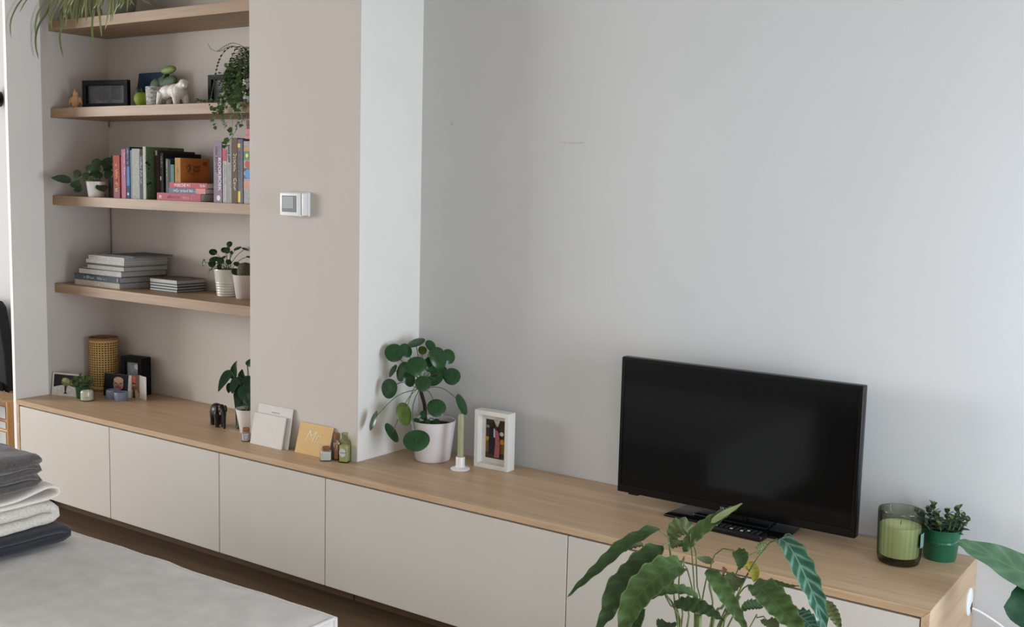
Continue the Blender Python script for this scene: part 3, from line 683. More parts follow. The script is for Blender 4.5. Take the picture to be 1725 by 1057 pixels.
# green glass bottle, jars and cards along the chimney breast
CLR = thinglass('clear_glass', (251, 252, 251), (228, 232, 229))
gb = thing('glass_bottle', 'small square green glass bottle with round label at the chimney corner', 'bottle', (1.897, .138, TOP))
GRG = thinglass('olive_glass', (238, 240, 222), (196, 202, 160))
MB().lathe([(.0, 0), (.018, 0), (.020, .003), (.020, .066), (.017, .078), (.010, .086), (.0085, .094), (.0085, .099), (.0105, .1), (.0105, .108), (.0085, .109), (.0, .109)], (1.897, .138, TOP), 40, cap=False, sq=6, ang=.35).build('bottle_glass', GRG, gb, smooth=True, sharp=40)
MB().lathe([(.0, .004), (.0165, .004), (.0165, .062), (.0, .063)], (1.897, .138, TOP), 24, cap=False, sq=6, ang=.35).build('contents', mat('olive_bath_salt', (200, 200, 164), .7, .12, 300), gb, smooth=True, sharp=40)
ld = Vector((.48, -.88, 0)); lr = Vector((.88, .48, 0))
# label on the face turned towards the room
ca, sa = math.cos(.35), math.sin(.35); fn = Vector((sa, -ca, 0)); fx = Vector((ca, sa, 0)); fc = Vector((1.897, .138, TOP+.038))+fn*.0207
lb = MB().prism([(.013*math.cos(a), .016*math.sin(a)) for a in [2*PI*i/24 for i in range(24)]], lambda u, v, q: fc+fx*u+Vector((0, 0, v))+fn*q, 0, .0004).build('label', mat('pale_label', (206, 204, 200), .7), gb)
glyphs(7, .005, fc-fx*.010+fn*.0004-Vector((0, 0, .002)), fx, (0, 0, 1), fn, 5).build('lettering', mat('violet_ink', (130, 116, 168), .7), lb)

def corkjar(nm, label, x, y, r, h, content, fill, cork_r, cork_h, sq=0, ang=0, neck=.72):
    t = thing(nm, label, 'jar', (x, y, TOP)); hs = h*.74
    MB().lathe([(.0, 0), (r*.95, 0), (r, .002), (r, hs*.86), (r*neck, hs), (r*neck, h*.86), (r*neck*1.1, h*.87), (r*neck*1.1, h*.9), (r*neck*.85, h*.9), (r*neck*.85, hs), (r*.9, hs*.84), (r*.9, .003), (.0, .003)], (x, y, TOP), 32, cap=False, sq=sq, ang=ang).build('jar_glass', CLR, t, smooth=True, sharp=40)
    MB().lathe([(.0, .0035), (r*.88, .0035), (r*.88, fill), (r*.5, fill+.002), (.0, fill+.003)], (x, y, TOP), 32, cap=False, sq=sq, ang=ang).build('contents', content, t, smooth=True, sharp=40)
    MB().lathe([(.0, h*.80), (cork_r*.9, h*.80), (cork_r, h*.9), (cork_r*1.05, h+cork_h*.4), (.0, h+cork_h*.4)], (x, y, TOP), 20, cap=False).build('cork', CORK, t, smooth=True, sharp=40)
    return t
corkjar('cork_jar', 'short square glass jar of white salt with cork, before the ochre card', 1.828, .112, .022, .046, mat('white_salt', (228, 226, 220), .8, .05, 300, .5), .033, .013, .012, sq=7, ang=.75)
corkjar('cork_jar', 'tall glass jar of orange bath salt with cork, beside green bottle', 1.852, .144, .0145, .092, mat('orange_salt', (206, 138, 112), .8, .12, 300, .5), .062, .011, .014)
pj = corkjar('cork_jar', 'tiny cork stoppered jar with white and pink label below the leafy pot', 1.382, .128, .019, .047, mat('pink_white_salt', (226, 216, 216), .8, .05, 300, .4), .03, .013, .014)
c0 = Vector((1.382, .128, TOP+.018)); fn = Vector((.75, -.66, 0)); fx = Vector((.66, .75, 0))
ring = MB()
for i in range(24):
    a0 = 2*PI*i/24; a1 = 2*PI*(i+1)/24
    for (ra, rb) in ((.0075, .0095),):
        ring.face([c0+fn*.0203+fx*ra*math.cos(a0)+Vector((0, 0, ra*math.sin(a0))), c0+fn*.0203+fx*rb*math.cos(a0)+Vector((0, 0, rb*math.sin(a0))), c0+fn*.0203+fx*rb*math.cos(a1)+Vector((0, 0, rb*math.sin(a1))), c0+fn*.0203+fx*ra*math.cos(a1)+Vector((0, 0, ra*math.sin(a1)))])
ring.build('label_ring', mat('mauve_ink', (168, 140, 160), .7), pj)

def leaning(nm, label, cat, x0, x1, zt, yb, yt, th, m, bottom=TOP, skew=0):
    """a card standing on an edge, its top leaning back to yt"""
    t = thing(nm, label, cat, ((x0+x1)/2, yb, bottom))
    dy = (yt-yb)/(zt-bottom)
    v = MB().prism([(x0, bottom), (x1, bottom+skew*0), (x1, zt), (x0, zt)], lambda u, w, q: (u+skew*(w-bottom), yb+(w-bottom)*dy+q, w), 0, th)
    return t, v, lambda u, w, q: Vector((u+skew*(w-bottom), yb+(w-bottom)*dy+q, w))
CARD = mat('white_card', (216, 211, 203), .75, .02, 30)
t, v, f = leaning('greeting_card', 'larger white square card leaning on the chimney breast, rear of two', 'card', 1.424, 1.612, .652, .128, .156, .004, CARD); v.build('card', CARD, t, bevel=.0006, seg=1)
MB().prism([(1.50, .625), (1.545, .625), (1.545, .629), (1.50, .629)], lambda u, w, q: f(u, w, q), -.0004, .0002).build('embossed_line', mat('card_grey_line', (170, 164, 158), .8), t)
t, v, f = leaning('greeting_card', 'smaller blank white card leaning on the larger white card', 'card', 1.420, 1.592, .619, .113, .137, .006, CARD); v.build('card', CARD, t, bevel=.0006, seg=1)
OCH = mat('ochre_card', (214, 178, 120), .7, .02, 30)
t, v, f = leaning('greeting_card', 'ochre card with white handwriting leaning on the chimney breast', 'card', 1.652, 1.824, .612, .125, .156, .003, OCH); v.build('card', OCH, t, bevel=.0004, seg=1)
n = (Vector((0, 0, 1)).cross(Vector((1, 0, 0)))); u0 = f(1.690, .548, -.0006); up = (f(1.69, .60, 0)-f(1.69, .55, 0)).normalized()
text('Mr', .062, mat('white_ink', (236, 226, 206), .7), t, u0, (1, 0, 0), up, 'handwriting', shear=.35, bold=-.0012)
MB().tube([f(1.755+i*.006, .551+.0012*math.sin(i), -.0008) for i in range(10)], .0006, 4).build('flourish', MATS['white_ink'], t)

# leafy plant in the white tapered pot, dark green vase behind it
vs = thing('vase', 'tall dark green glazed vase behind the white tapered pot', 'vase', (1.195, .275, TOP))
MB().lathe([(.0, 0), (.026, 0), (.029, .004), (.027, .02), (.029, .07), (.036, .13), (.040, .17), (.038, .172), (.033, .13), (.0, .10)], (1.195, .275, TOP), 36, cap=False).build('vase_body', mat('dark_green_glaze', (34, 62, 44), .2, .1, 12, coat=.4), vs, smooth=True)
ly = thing('potted_leafy_plant', 'dark leafy plant in white tapered pot half hidden by chimney breast', 'plant', (1.275, .235, TOP))
MB().lathe([(.0, 0), (.030, 0), (.033, .003), (.050, .092), (.051, .098), (.048, .098), (.046, .08), (.0, .08)], (1.275, .235, TOP), 36, cap=False).build('pot', CERAM, ly, smooth=True, sharp=40)
MB().lathe([(.0, .088), (.047, .086)], (1.275, .235, TOP), 20, cap=False).build('soil', SOIL, ly)
LG = leafmat('lily_leaf', (36, 66, 42), (58, 92, 60), .3, 8, .22)
for i, (w, P) in enumerate(LILY):
    P = [(min(x, 1.352), max(y, .185) if x > 1.33 else y, z) for x, y, z in P]
    tip = Vector(P[-1]); b = Vector(P[0])
    lf = leaf_mesh(MB(), P, w, (CAM-b).normalized()+Vector((-.3, 0, .5)), 14, .22, .015, i, (.62, .8)).build('leaf', LG, ly, smooth=True, sharp=0)
    MB().tube(catmull([(1.275+.01*math.cos(i), .235+.01*math.sin(i), TOP+.087), (Vector((1.275, .235, TOP+.087))+b)/2+Vector((0, 0, .02)), b], 8), .0016, 6).build('petiole', STEMG, lf, smooth=True)
ly2 = MB().tube(catmull([(1.28, .235, .6), (1.275, .24, .70), (1.262, .245, .765), (1.258, .245, .785)], 8), [.0014]*6+[.001, .0004], 6).build('shoot', STEMB, ly, smooth=True)

# carved elephant
el = thing('elephant_figurine', 'small dark carved wooden elephant standing on the oak worktop', 'figurine', (1.092, .235, TOP), math.radians(-20))
EBON = mat('ebony_wood', (38, 27, 23), .42, .25, 30, .15, 60, coat=.05)
mb = MB()
mb.ball((-.008, 0, .062), (.036, .027, .031)); mb.ball((-.024, 0, .063), (.024, .025, .029)); mb.ball((.018, 0, .064), (.024, .024, .026))
mb.ball((.040, 0, .074), (.018, .017, .020)); mb.ball((.036, 0, .087), (.012, .013, .01))
for x, y in ((.022, .013), (.022, -.013), (-.028, .013), (-.028, -.013)):
    mb.tube([(x, y, .06), (x+.001, y*1.05, .03), (x, y*1.08, .008), (x, y*1.08, .0015)], [.0135, .0105, .0098, .0115], 12)
mb.tube(catmull([(.048, 0, .078), (.060, 0, .066), (.066, 0, .045), (.067, 0, .022), (.070, 0, .006), (.074, 0, .003)], 14), [.0125, .0115, .0105, .0098, .009, .0085, .008, .0075, .007, .0066, .0062, .0058, .0054, .005], 10)
mb.tube([(-.046, 0, .068), (-.052, 0, .052), (-.05, .001, .034)], [.003, .0025, .003], 6)
for s in (-1, 1): mb.ball((.030, s*.019, .074), (.012, .0045, .017), M=Matrix.Rotation(s*.35, 3, 'Z'))
b = remesh(L(el, mb).build('body', EBON, el), .0016, 4)
IV = mat('ivory', (214, 204, 186), .4)
for s in (-1, 1):
    L(el, MB().tube(catmull([(.050, s*.011, .066), (.060, s*.014, .060), (.068, s*.014, .061)], 6), [.0018, .0017, .0016, .0013, .0009, .0003], 6)).build('tusk', IV, el, smooth=True)
    L(el, MB().ball((.050, s*.0128, .080), .0016, 8, 6)).build('eye', IV, el, smooth=True)

# left cluster on the worktop
def card_photo(nm, label, x0, x1, zt, yb, lean, th, rz, rects, edge=CARD):
    t = thing(nm, label, 'photo card', ((x0+x1)/2, yb, TOP), rz); w = x1-x0; h = zt-TOP
    M = Matrix.Rotation(-lean, 4, 'X')
    mb = MB().box(-w/2, w/2, 0, th, 0, h); mb.v = [M @ p for p in mb.v]
    L(t, mb).build('card', edge, t, bevel=.0004, seg=1)
    picture(t, 'photo_print', [([(u*w-w/2, v*h) for u, v in pts], m) for pts, m in rects], -.0004, .0003, M)
    return t
card_photo('photo_card', 'wedding photo card with white border at the niche left wall', .010, .172, .605, .190, .12, .006, math.radians(16), [
    (rect(.06, .97, .05, .93), C('veil_white', 216, 212, 208)),
    ([(.06, .93), (.97, .93), (.97, .50), (.72, .44), (.5, .50), (.25, .44), (.06, .36)], C('dark_night', 34, 34, 34)),
    (ell(.48, .62, .16, .19), C('bouquet_green', 120, 132, 84)), (ell(.44, .70, .09, .10), C('bouquet_cream', 186, 186, 140)), (ell(.55, .66, .07, .09), C('bouquet_light', 156, 160, 110)),
    ([(.44, .45), (.53, .45), (.50, .18), (.56, .10), (.42, .10), (.46, .18)], C('dark_ribbon', 58, 46, 46))])
sg = thing('potted_herb', 'small leafy plant in green pot before the wedding photo card', 'plant', (.184, .213, TOP))
MB().lathe([(.0, 0), (.022, 0), (.024, .003), (.029, .05), (.0305, .052), (.0305, .055), (.028, .055), (.026, .045), (.0, .045)], (.184, .213, TOP), 28, cap=False).build('pot', GREENP, sg, smooth=True, sharp=40)
MB().lathe([(.0, .050), (.0275, .048)], (.184, .213, TOP), 20, cap=False).build('soil', SOIL, sg)
HB = leafmat('herb_leaf', (86, 112, 72), (118, 140, 96), .5, 3, .2); HB2 = leafmat('herb_leaf_light', (134, 152, 70), (160, 172, 100), .5, 3, .2)
rnd = random.Random(5); A_ = MB(); B_ = MB()
for i in range(150):
    a = rnd.uniform(0, 2*PI); el_ = rnd.uniform(.2, 1.35); ln = rnd.uniform(.02, .055)
    d = Vector((math.cos(a)*math.cos(el_), math.sin(a)*math.cos(el_), math.sin(el_))); p = Vector((.184, .213, TOP+.05))+d*ln
    d2 = (d+Vector((rnd.uniform(-.7, .7), rnd.uniform(-.7, .7), rnd.uniform(-.3, .4)))).normalized(); k = rnd.uniform(.010, .018)
    leaf_mesh(A_ if rnd.random() < .7 else B_, [p, p+d2*k*.5+Vector((0, 0, .001)), p+d2*k], k*.7, Vector((.3, -.5, .8)), 5, .15)
o = A_.build('foliage', HB, sg, smooth=True, sharp=0); o['kind'] = 'stuff'
o = B_.build('foliage', HB2, sg, smooth=True, sharp=0); o['kind'] = 'stuff'
stems = MB()
for i in range(9):
    a = i*.7; stems.tube([(.184, .213, TOP+.048), (.184+.015*math.cos(a), .213+.015*math.sin(a), TOP+.075), (.184+.03*math.cos(a), .213+.03*math.sin(a), TOP+.1)], .0008, 4)
stems.build('stems', STEMG, sg)

cj = thing('candle_jar', 'cream candle in small glass jar at the left worktop end', 'candle', (.250, .194, TOP))
MB().lathe([(.0, 0), (.029, 0), (.0305, .003), (.0305, .040), (.028, .046), (.0265, .048), (.0265, .054), (.0255, .054), (.0255, .047), (.0285, .040), (.0285, .004), (.0, .004)], (.250, .194, TOP), 32, cap=False).build('jar_glass', CLR, cj, smooth=True, sharp=40)
MB().lathe([(.0, .0045), (.0283, .0045), (.0283, .040), (.0255, .0455), (.0, .046)], (.250, .194, TOP), 32, cap=False).build('wax', mat('cream_wax', (222, 212, 190), .6, .02, 30), cj, smooth=True, sharp=40)
fn = Vector((.82, -.57, 0)); fx = Vector((.57, .82, 0)); fc = Vector((.250, .194, TOP+.016))+fn*.0308
glyphs(5, .006, fc-fx*.012, fx, (0, 0, 1), fn, 9).build('lettering', mat('grey_print', (170, 160, 142), .7), cj)
BLU = mat('blue_grey_ceramic', (128, 138, 156), .4, .03, 20)
for (x, y, lb_) in ((.290, .300, 'blue grey tealight cup before the dark portrait card, left of the pair'), (.360, .292, 'blue grey tealight cup nearer the open portrait card, right of the pair')):
    t = thing('tealight_cup', lb_, 'cup', (x, y, TOP), 0, 'blue grey tealight cups')
    MB().lathe([(.0, 0), (.028, 0), (.0295, .002), (.0295, .039), (.0285, .0405), (.0265, .040), (.0258, .02), (.0, .018)], (x, y, TOP), 32, cap=False).build('cup', BLU, t, smooth=True, sharp=40)
    MB().lathe([(.0, .0185), (.0205, .0185), (.0205, .033), (.0195, .033), (.0195, .031), (.0, .031)], (x, y, TOP), 24, cap=False).build('tealight', mat('tealight_wax', (206, 204, 200), .5), t, smooth=True, sharp=40)
card_photo('photo_card', 'portrait card of a man on dark ground behind the tealight cups', .196, .350, .605, .333, .10, .008, math.radians(14), [
    (rect(.0, .90, .0, 1), C('near_black', 26, 26, 32)), (rect(.90, 1, .0, 1), C('card_white', 216, 212, 206)),
    ([(.2, 0), (.85, 0), (.80, .22), (.6, .32), (.45, .32), (.25, .22)], C('dark_jacket', 40, 40, 48)),
    (ell(.54, .56, .19, .30), C('skin', 176, 134, 116)), (ell(.54, .74, .18, .14), C('skin_light', 206, 172, 152)), (ell(.54, .40, .13, .12), C('skin_red', 160, 104, 92)),
    (ell(.46, .60, .035, .02), C('near_black', 26, 26, 32)), (ell(.63, .60, .035, .02), C('near_black', 26, 26, 32)), (rect(.47, .61, .42, .445), C('skin_shadow', 96, 60, 54))])
bf = thing('framed_photo', 'black upright box frame standing behind the portrait cards', 'photo frame', (.282, .432, TOP), math.radians(8))
mb = hollow(MB(), -.066, .066, 0, .178, -.03, .03, .024); L(bf, mb).build('frame', BLKF, bf, bevel=.0008, seg=1)
L(bf, MB().box(-.042, .042, -.012, -.006, .024, .154)).build('glass_pane', mat('frame_glass_grey', (134, 142, 150), .15, .05, 9, coat=.5), bf)
picture(bf, 'photo_print', [(rect(-.042, .042, .024, .154), C('pale_grey_blue', 148, 156, 164)), (ell(.018, .132, .016, .014), C('pale_glow', 214, 216, 222)), (rect(-.042, -.01, .024, .08), C('mid_grey_blue', 120, 128, 136))], -.0125)
t = thing('portrait_card', 'folded card with red capped man portrait standing open on the worktop', 'card', (.385, .365, TOP), math.radians(4))
wl = .070; h = .108
mb = MB(); A0 = math.radians(8); Bq = math.radians(55)
pL = Vector((-.062, .0, 0)); pM = Vector((.0, .012, 0)); pR = Vector((.062, -.004, 0))
for a, b in ((pL, pM), (pM, pR)):
    mb.prism([(0, 0), ((b-a).length, 0), ((b-a).length, h), (0, h)], lambda u, v, q, a=a, b=b: a+(b-a).normalized()*u+Vector((0, q, v)), 0, .0012)
L(t, mb).build('card', CARD, t)
ang = math.atan2(.012, .062)
picture(t, 'photo_print', [([(u*.062-.062, v*h) for u, v in p], m) for p, m in [
    (rect(0, 1, 0, 1), C('brown_ground', 128, 98, 84)), ([(0, 0), (1, 0), (.95, .2), (.7, .36), (.3, .36), (.05, .18)], C('tan_coat', 186, 160, 130)), ([(.4, 0), (.62, 0), (.58, .35), (.42, .35)], C('dark_shirt', 62, 46, 46)),
    (ell(.46, .56, .20, .22), C('skin_tan', 186, 130, 106)), (ell(.45, .80, .26, .15), C('red_cap', 206, 104, 84)), (rect(.30, .66, .60, .645), C('dark_glasses', 50, 36, 36)), (ell(.48, .42, .14, .10), C('beard', 120, 70, 58))]],
    -.0005, .0003, Matrix.Translation(pL) @ Matrix.Rotation(math.atan2(.012, .062), 4, 'Z') @ Matrix.Translation((.062, 0, 0)))

# cane lamp
LXc, LYc, LR = .083, .400, .066
lp = thing('cane_lamp', 'cylindrical woven cane lamp in the niche corner', 'lamp', (LXc, LYc, TOP))
CANE = mat('cane_webbing', (205, 168, 104), .6, .12, 150); RIM = mat('cane_rim', (150, 108, 70), .6, .1, 60)
mb = MB(); nu, nv = 32, 21; z0, z1 = .012, .246
def cyl(u, v, r): a = 2*PI*u/nu; return Vector((LXc+r*math.cos(a), LYc+r*math.sin(a), TOP+z0+(z1-z0)*v/nv))
for i in range(nu):
    for j in range(nv):
        hole = 1 <= j <= nv-2
        if not hole:
            mb.face([cyl(i, j, LR), cyl(i+1, j, LR), cyl(i+1, j+1, LR), cyl(i, j+1, LR)]); continue
        o = [(0, 0), (1, 0), (1, 1), (0, 1)]; k = .25
        n0 = len(mb.v); off = [(.22, .26), (.78, .26), (.78, .74), (.22, .74)]
        for (a, b) in o: mb.v.append(cyl(i+a, j+b, LR))
        for (a, b) in off: mb.v.append(cyl(i+a, j+b, LR))
        for q in range(4): mb._f((n0+q, n0+(q+1) % 4, n0+4+(q+1) % 4, n0+4+q))
mb.build('cane_shade', CANE, lp)
MB().lathe([(LR-.004, .244), (LR+.0015, .244), (LR+.0015, .254), (LR-.004, .254), (LR-.004, .244)], (LXc, LYc, TOP), 40, cap=False).build('rim', RIM, lp, smooth=True, sharp=30)
MB().lathe([(LR-.004, .0), (LR+.0015, .0), (LR+.0015, .012), (LR-.004, .012), (LR-.004, .0)], (LXc, LYc, TOP), 40, cap=False).build('rim', RIM, lp, smooth=True, sharp=30)
MB().lathe([(.0, 0), (.035, 0), (.035, .012), (.013, .02), (.013, .08), (.0, .08)], (LXc, LYc, TOP), 24, cap=False).build('lamp_holder', BLACK, lp, smooth=True, sharp=30)
MB().lathe([(LR-.012, .02), (LR-.012, .24)], (LXc, LYc, TOP), 40, cap=False).build('inner_lining', mat('lamp_lining', (74, 54, 34), .8), lp, smooth=True)

# ---------------------------------------------------------------- books
rb = random.Random(2)
def book(label, x0, x1, z0, z1, y0, depth, col, pages=PAPER, group=None, title=None, flat=False, spine=None, rz=0, name='book', colname=None):
    """spine looks towards the room; flat=True: lying, boards above and below"""
    cx = (x0+x1)/2; t = thing(name, label, 'book', (cx, y0+depth/2, z0), rz, group)
    col = tuple(int(q*.86) for q in col); m = mat('cover_%d_%d_%d' % col, col, .6, .08, 60, spec=.2); b = .0022
    w = (x1-x0)/2; d = depth/2; h = z1-z0
    mb = MB()
    if flat:
        mb.box(-w, w, -d, d, 0, b).box(-w, w, -d, d, h-b, h).box(-w, w, -d, -d+b, b, h-b)
        pg = MB().box(-w+.004, w-.004, -d+b, d-.004, b, h-b)
    else:
        mb.box(-w, -w+b, -d, d, 0, h).box(w-b, w, -d, d, 0, h).box(-w+b, w-b, -d, -d+b, 0, h)
        pg = MB().box(-w+b, w-b, -d+b, d-.004, .003, h-.004)
    L(t, mb).build('cover', m, t)
    L(t, pg).build('pages', pages, t)
    T = PM[t.name]
    for i, q in enumerate(title or []):
        kind = q[0]; mm = mat('ink_%d_%d_%d' % q[1], q[1], .6)
        yy = -d-.0003
        if kind == 'band':     # (x fraction range, z fraction range)
            _, c, (a, e), (lo, hi) = q
            mb = MB().box(-w+2*w*a, -w+2*w*e, yy-.0002, -d+.0005, h*lo, h*hi); L(t, mb).build('spine_band', mm, t)
        elif kind == 'dot':
            _, c, u, v, r = q
            L(t, MB().prism(ell(-w+2*w*u, h*v, r, r), lambda a, e, k: (a, k, e), yy-.0005, -d+.0005)).build('spine_emblem', mm, t)
        elif kind == 'text':   # string, size, start, vertical?
            _, c, s, size, (u, v), vert = q
            o = T @ Vector((-w+2*w*u, yy-.0006, h*v)); R3 = T.to_3x3()
            if vert: text(s, size, mm, t, o, R3 @ Vector((0, 0, -1)), R3 @ Vector((1, 0, 0)), 'spine_title', bold=.0004)
            else: text(s, size, mm, t, o, R3 @ Vector((1, 0, 0)), R3 @ Vector((0, 0, 1)), 'spine_title', bold=.0003)
        elif kind == 'marks':
            _, c, n, size, (u, v), vert = q
            o = Vector((-w+2*w*u, yy-.0003, h*v))
            g_ = glyphs(n, size, o, (0, 0, -1) if vert else (1, 0, 0), (1, 0, 0) if vert else (0, 0, 1), (0, -1, 0), i+n)
            L(t, g_).build('spine_title', mm, t)
    return t
Z3 = SZ[3]; G3 = 'books upright on the book shelf'; Y3 = .222
book('red book with gold lettering, leftmost upright book', .434, .478, Z3, 1.605, Y3, .16, (182, 62, 54), group=G3, title=[('marks', (226, 172, 90), 9, .018, (.32, .80), 1), ('marks', (226, 172, 90), 5, .018, (.32, .45), 1), ('band', (120, 36, 40), (0, 1), (0, .28))])
book('thin dull rose book between red and pink books', .479, .491, Z3, 1.600, Y3+.004, .16, (150, 92, 92), group=G3)
book('pink and violet speckled book beside thin rose book', .492, .520, Z3, 1.632, Y3, .165, (196, 118, 140), group=G3, title=[('marks', (226, 190, 214), 12, .012, (.62, .93), 1), ('band', (150, 90, 140), (.6, 1), (.3, .5))])
book('dark blue book with tiny white emblem low on the spine', .521, .545, Z3, 1.642, Y3+.002, .17, (40, 62, 100), group=G3, title=[('band', (44, 96, 140), (.1, 1), (.25, .62)), ('marks', (150, 180, 206), 10, .010, (.3, .96), 1), ('dot', (190, 190, 186), .5, .09, .006)])
book('narrow blue grey book right of the dark blue book', .546, .561, Z3, 1.628, Y3+.004, .16, (120, 142, 156), group=G3)
book('wide pale grey book among the upright books', .562, .614, Z3, 1.634, Y3+.002, .17, (186, 186, 176), group=G3, title=[('band', (120, 124, 124), (.25, .42), (.035, .06))])
book('navy speckled paperback right of the pale grey book', .615, .640, Z3, 1.606, Y3, .16, (76, 84, 106), group=G3, title=[('marks', (196, 200, 214), 14, .012, (.3, .96), 1), ('band', (40, 40, 62), (.8, 1), (0, 1))])
gb_ = book('tall cream spined book with green leaf cover', .645, .662, Z3, 1.643, Y3-.004, .20, (208, 208, 190), group=G3)
cm = mat('green_cover', (78, 100, 66), .55, .15, 40); cvy = Y3-.004
MB().box(.662, .6625, cvy+.004, cvy+.20, Z3, 1.642).build('green_cover_board', cm, gb_)
for (yy, zz, r) in ((.225, 1.575, .008), (.236, 1.567, .006), (.228, 1.485, .006), (.240, 1.49, .007), (.233, 1.55, .004)):
    MB().prism(ell(yy, zz, r, r*.8), lambda u, v, q: (.6625+q, u, v), 0, .0003).build('leaf_motif', mat('ink_black', (24, 30, 24), .6), gb_)
book('dark brown hardback with cream spine top behind green cover', .676, .699, Z3, 1.628, .258, .19, (76, 56, 52), group=G3, title=[('band', (196, 178, 156), (0, .5), (.90, 1))])
pb = book('pink racing book with white badge, lowest of the flat pile', .741, 1.019, Z3, 1.4515, .214, .20, (206, 108, 122), flat=True, group='books lying on the book shelf', title=[('text', (246, 236, 236), 'F1', .018, (.06, .25), 0), ('marks', (150, 84, 100), 10, .012, (.24, .3), 0), ('marks', (232, 170, 180), 9, .010, (.60, .3), 0)])
book('black book with white mark between the brown hardback and grey book', .704, .727, Z3, 1.618, .258, .20, (34, 34, 38), group=G3, title=[('marks', (150, 150, 150), 8, .012, (.35, .97), 1), ('band', (220, 220, 216), (.15, .4), (.42, .50))])
book('grey book standing on the pink racing book', .744, .760, 1.452, 1.594, .258, .15, (112, 110, 106), group=G3, title=[('marks', (180, 176, 168), 10, .009, (.3, .92), 1)])
book('dark green book between the grey and teal books', .761, .774, 1.452, 1.590, .258, .15, (46, 70, 62), group=G3)
book('teal book left of the orange book', .775, .797, 1.452, 1.570, .258, .15, (104, 144, 140), group=G3)
book('blue and coral book in the middle of the flat pile', .815, 1.048, 1.452, 1.4735, .216, .17, (128, 138, 160), flat=True, group='books lying on the book shelf', title=[('band', (206, 128, 122), (.74, 1), (0, 1)), ('marks', (226, 228, 236), 16, .012, (.14, .25), 0), ('marks', (236, 222, 206), 8, .008, (.56, .3), 0)])
book('pink book reading PORSCHE on top of the flat pile', .820, 1.058, 1.474, 1.4955, .216, .17, (214, 102, 114), flat=True, group='books lying on the book shelf', title=[('text', (250, 222, 224), 'PORSCHE 911', .017, (.14, .24), 0), ('marks', (250, 222, 224), 4, .012, (.82, .25), 0)])
ob = book('orange brown book standing on the flat pile', .850, .884, 1.496, 1.597, .222, .150, (206, 154, 84), title=[('marks', (140, 96, 40), 10, .009, (.35, .6), 1), ('band', (150, 100, 44), (0, 1), (.72, .735))], group=G3)
MB().box(.884, .8846, .224, .372, 1.496, 1.5965).build('front_cover', mat('orange_brown_cover', (176, 104, 44), .5, .05, 20), ob)
INK = mat('dark_brown_ink', (70, 40, 22), .6)
glyphs(8, .015, (.8848, .252, 1.556), (0, 1, 0), (0, 0, 1), (1, 0, 0), 31).build('cover_title', INK, ob)
glyphs(7, .015, (.8848, .258, 1.540), (0, 1, 0), (0, 0, 1), (1, 0, 0), 32).build('cover_title', INK, ob)
glyphs(9, .007, (.8848, .268, 1.530), (0, 1, 0), (0, 0, 1), (1, 0, 0), 33).build('cover_title', INK, ob)
MB().prism(ell(.350, 1.576, .013, .010), lambda u, v, q: (.8846+q, u, v), 0, .0004).build('cover_seal', mat('red_brown_seal', (140, 62, 34), .6), ob)
book('thick lilac book reading KOOKBOEK', 1.090, 1.139, Z3, 1.662, Y3, .19, (166, 148, 164), group=G3, title=[('text', (232, 226, 232), 'KOOKBOEK', .024, (.60, .74), 1), ('text', (92, 70, 92), 'VAN RONNY', .018, (.22, .93), 1), ('dot', (222, 214, 222), .60, .075, .011), ('band', (134, 108, 134), (0, 1), (.0, .02))])
book('white paperback with red panel near the spine top', 1.142, 1.165, Z3, 1.657, Y3+.002, .17, (214, 210, 208), group=G3, title=[('band', (186, 62, 92), (0, 1), (.70, .90)), ('marks', (130, 130, 130), 22, .006, (.45, .66), 1)])
book('pale grey book reading BAKE OFF', 1.167, 1.194, Z3, 1.659, Y3+.002, .19, (190, 190, 186), group=G3, title=[('text', (40, 40, 42), 'BAKE OFF', .016, (.25, .97), 1)])
book('tall brown book with cream title', 1.198, 1.231, Z3, 1.677, Y3, .20, (122, 98, 72), group=G3, title=[('marks', (222, 210, 192), 12, .018, (.35, .76), 1)])
book('grey book with yellow bands at both spine ends', 1.234, 1.262, Z3, 1.672, Y3, .19, (134, 130, 142), group=G3, title=[('band', (232, 206, 84), (0, .5), (.02, .19)), ('band', (232, 206, 84), (0, .5), (.87, .93)), ('band', (84, 70, 130), (.5, 1), (.93, 1)), ('marks', (90, 86, 100), 18, .008, (.2, .8), 1)])
book('multicoloured picture book at the chimney end of the shelf', 1.268, 1.330, Z3, 1.664, Y3, .20, (204, 200, 198), group=G3, title=[('band', (206, 148, 96), (0, 1), (.84, .90)), ('band', (84, 136, 96), (0, 1), (.70, .84)), ('dot', (240, 230, 120), .3, .77, .008), ('dot', (186, 70, 62), .35, .63, .014), ('band', (92, 84, 80), (0, 1), (.52, .57)), ('dot', (90, 150, 206), .4, .48, .018), ('band', (86, 94, 150), (0, 1), (.40, .46)), ('band', (206, 150, 130), (0, 1), (.24, .36)), ('dot', (60, 60, 60), .6, .08, .004)])
def stack_box(label, x0, x1, z0, z1, y0, y1, col):
    t = thing('small_box', label, 'box', ((x0+x1)/2, (y0+y1)/2, z0)); m = mat('box_%d_%d_%d' % col, col, .6)
    MB().box(x0, x1, y0, y1, z0, z1*.4+z0*.6).build('box_base', m, t, bevel=.001); MB().box(x0-.001, x1+.001, y0-.001, y1+.001, z1*.4+z0*.6, z1).build('box_lid', m, t, bevel=.001)
stack_box('pink box lying on the picture books under the ivy', 1.266, 1.335, 1.6725, 1.712, .232, .33, (206, 132, 140))
stack_box('dark red brown box on top of the pink box', 1.270, 1.335, 1.7125, 1.745, .235, .33, (120, 70, 62))

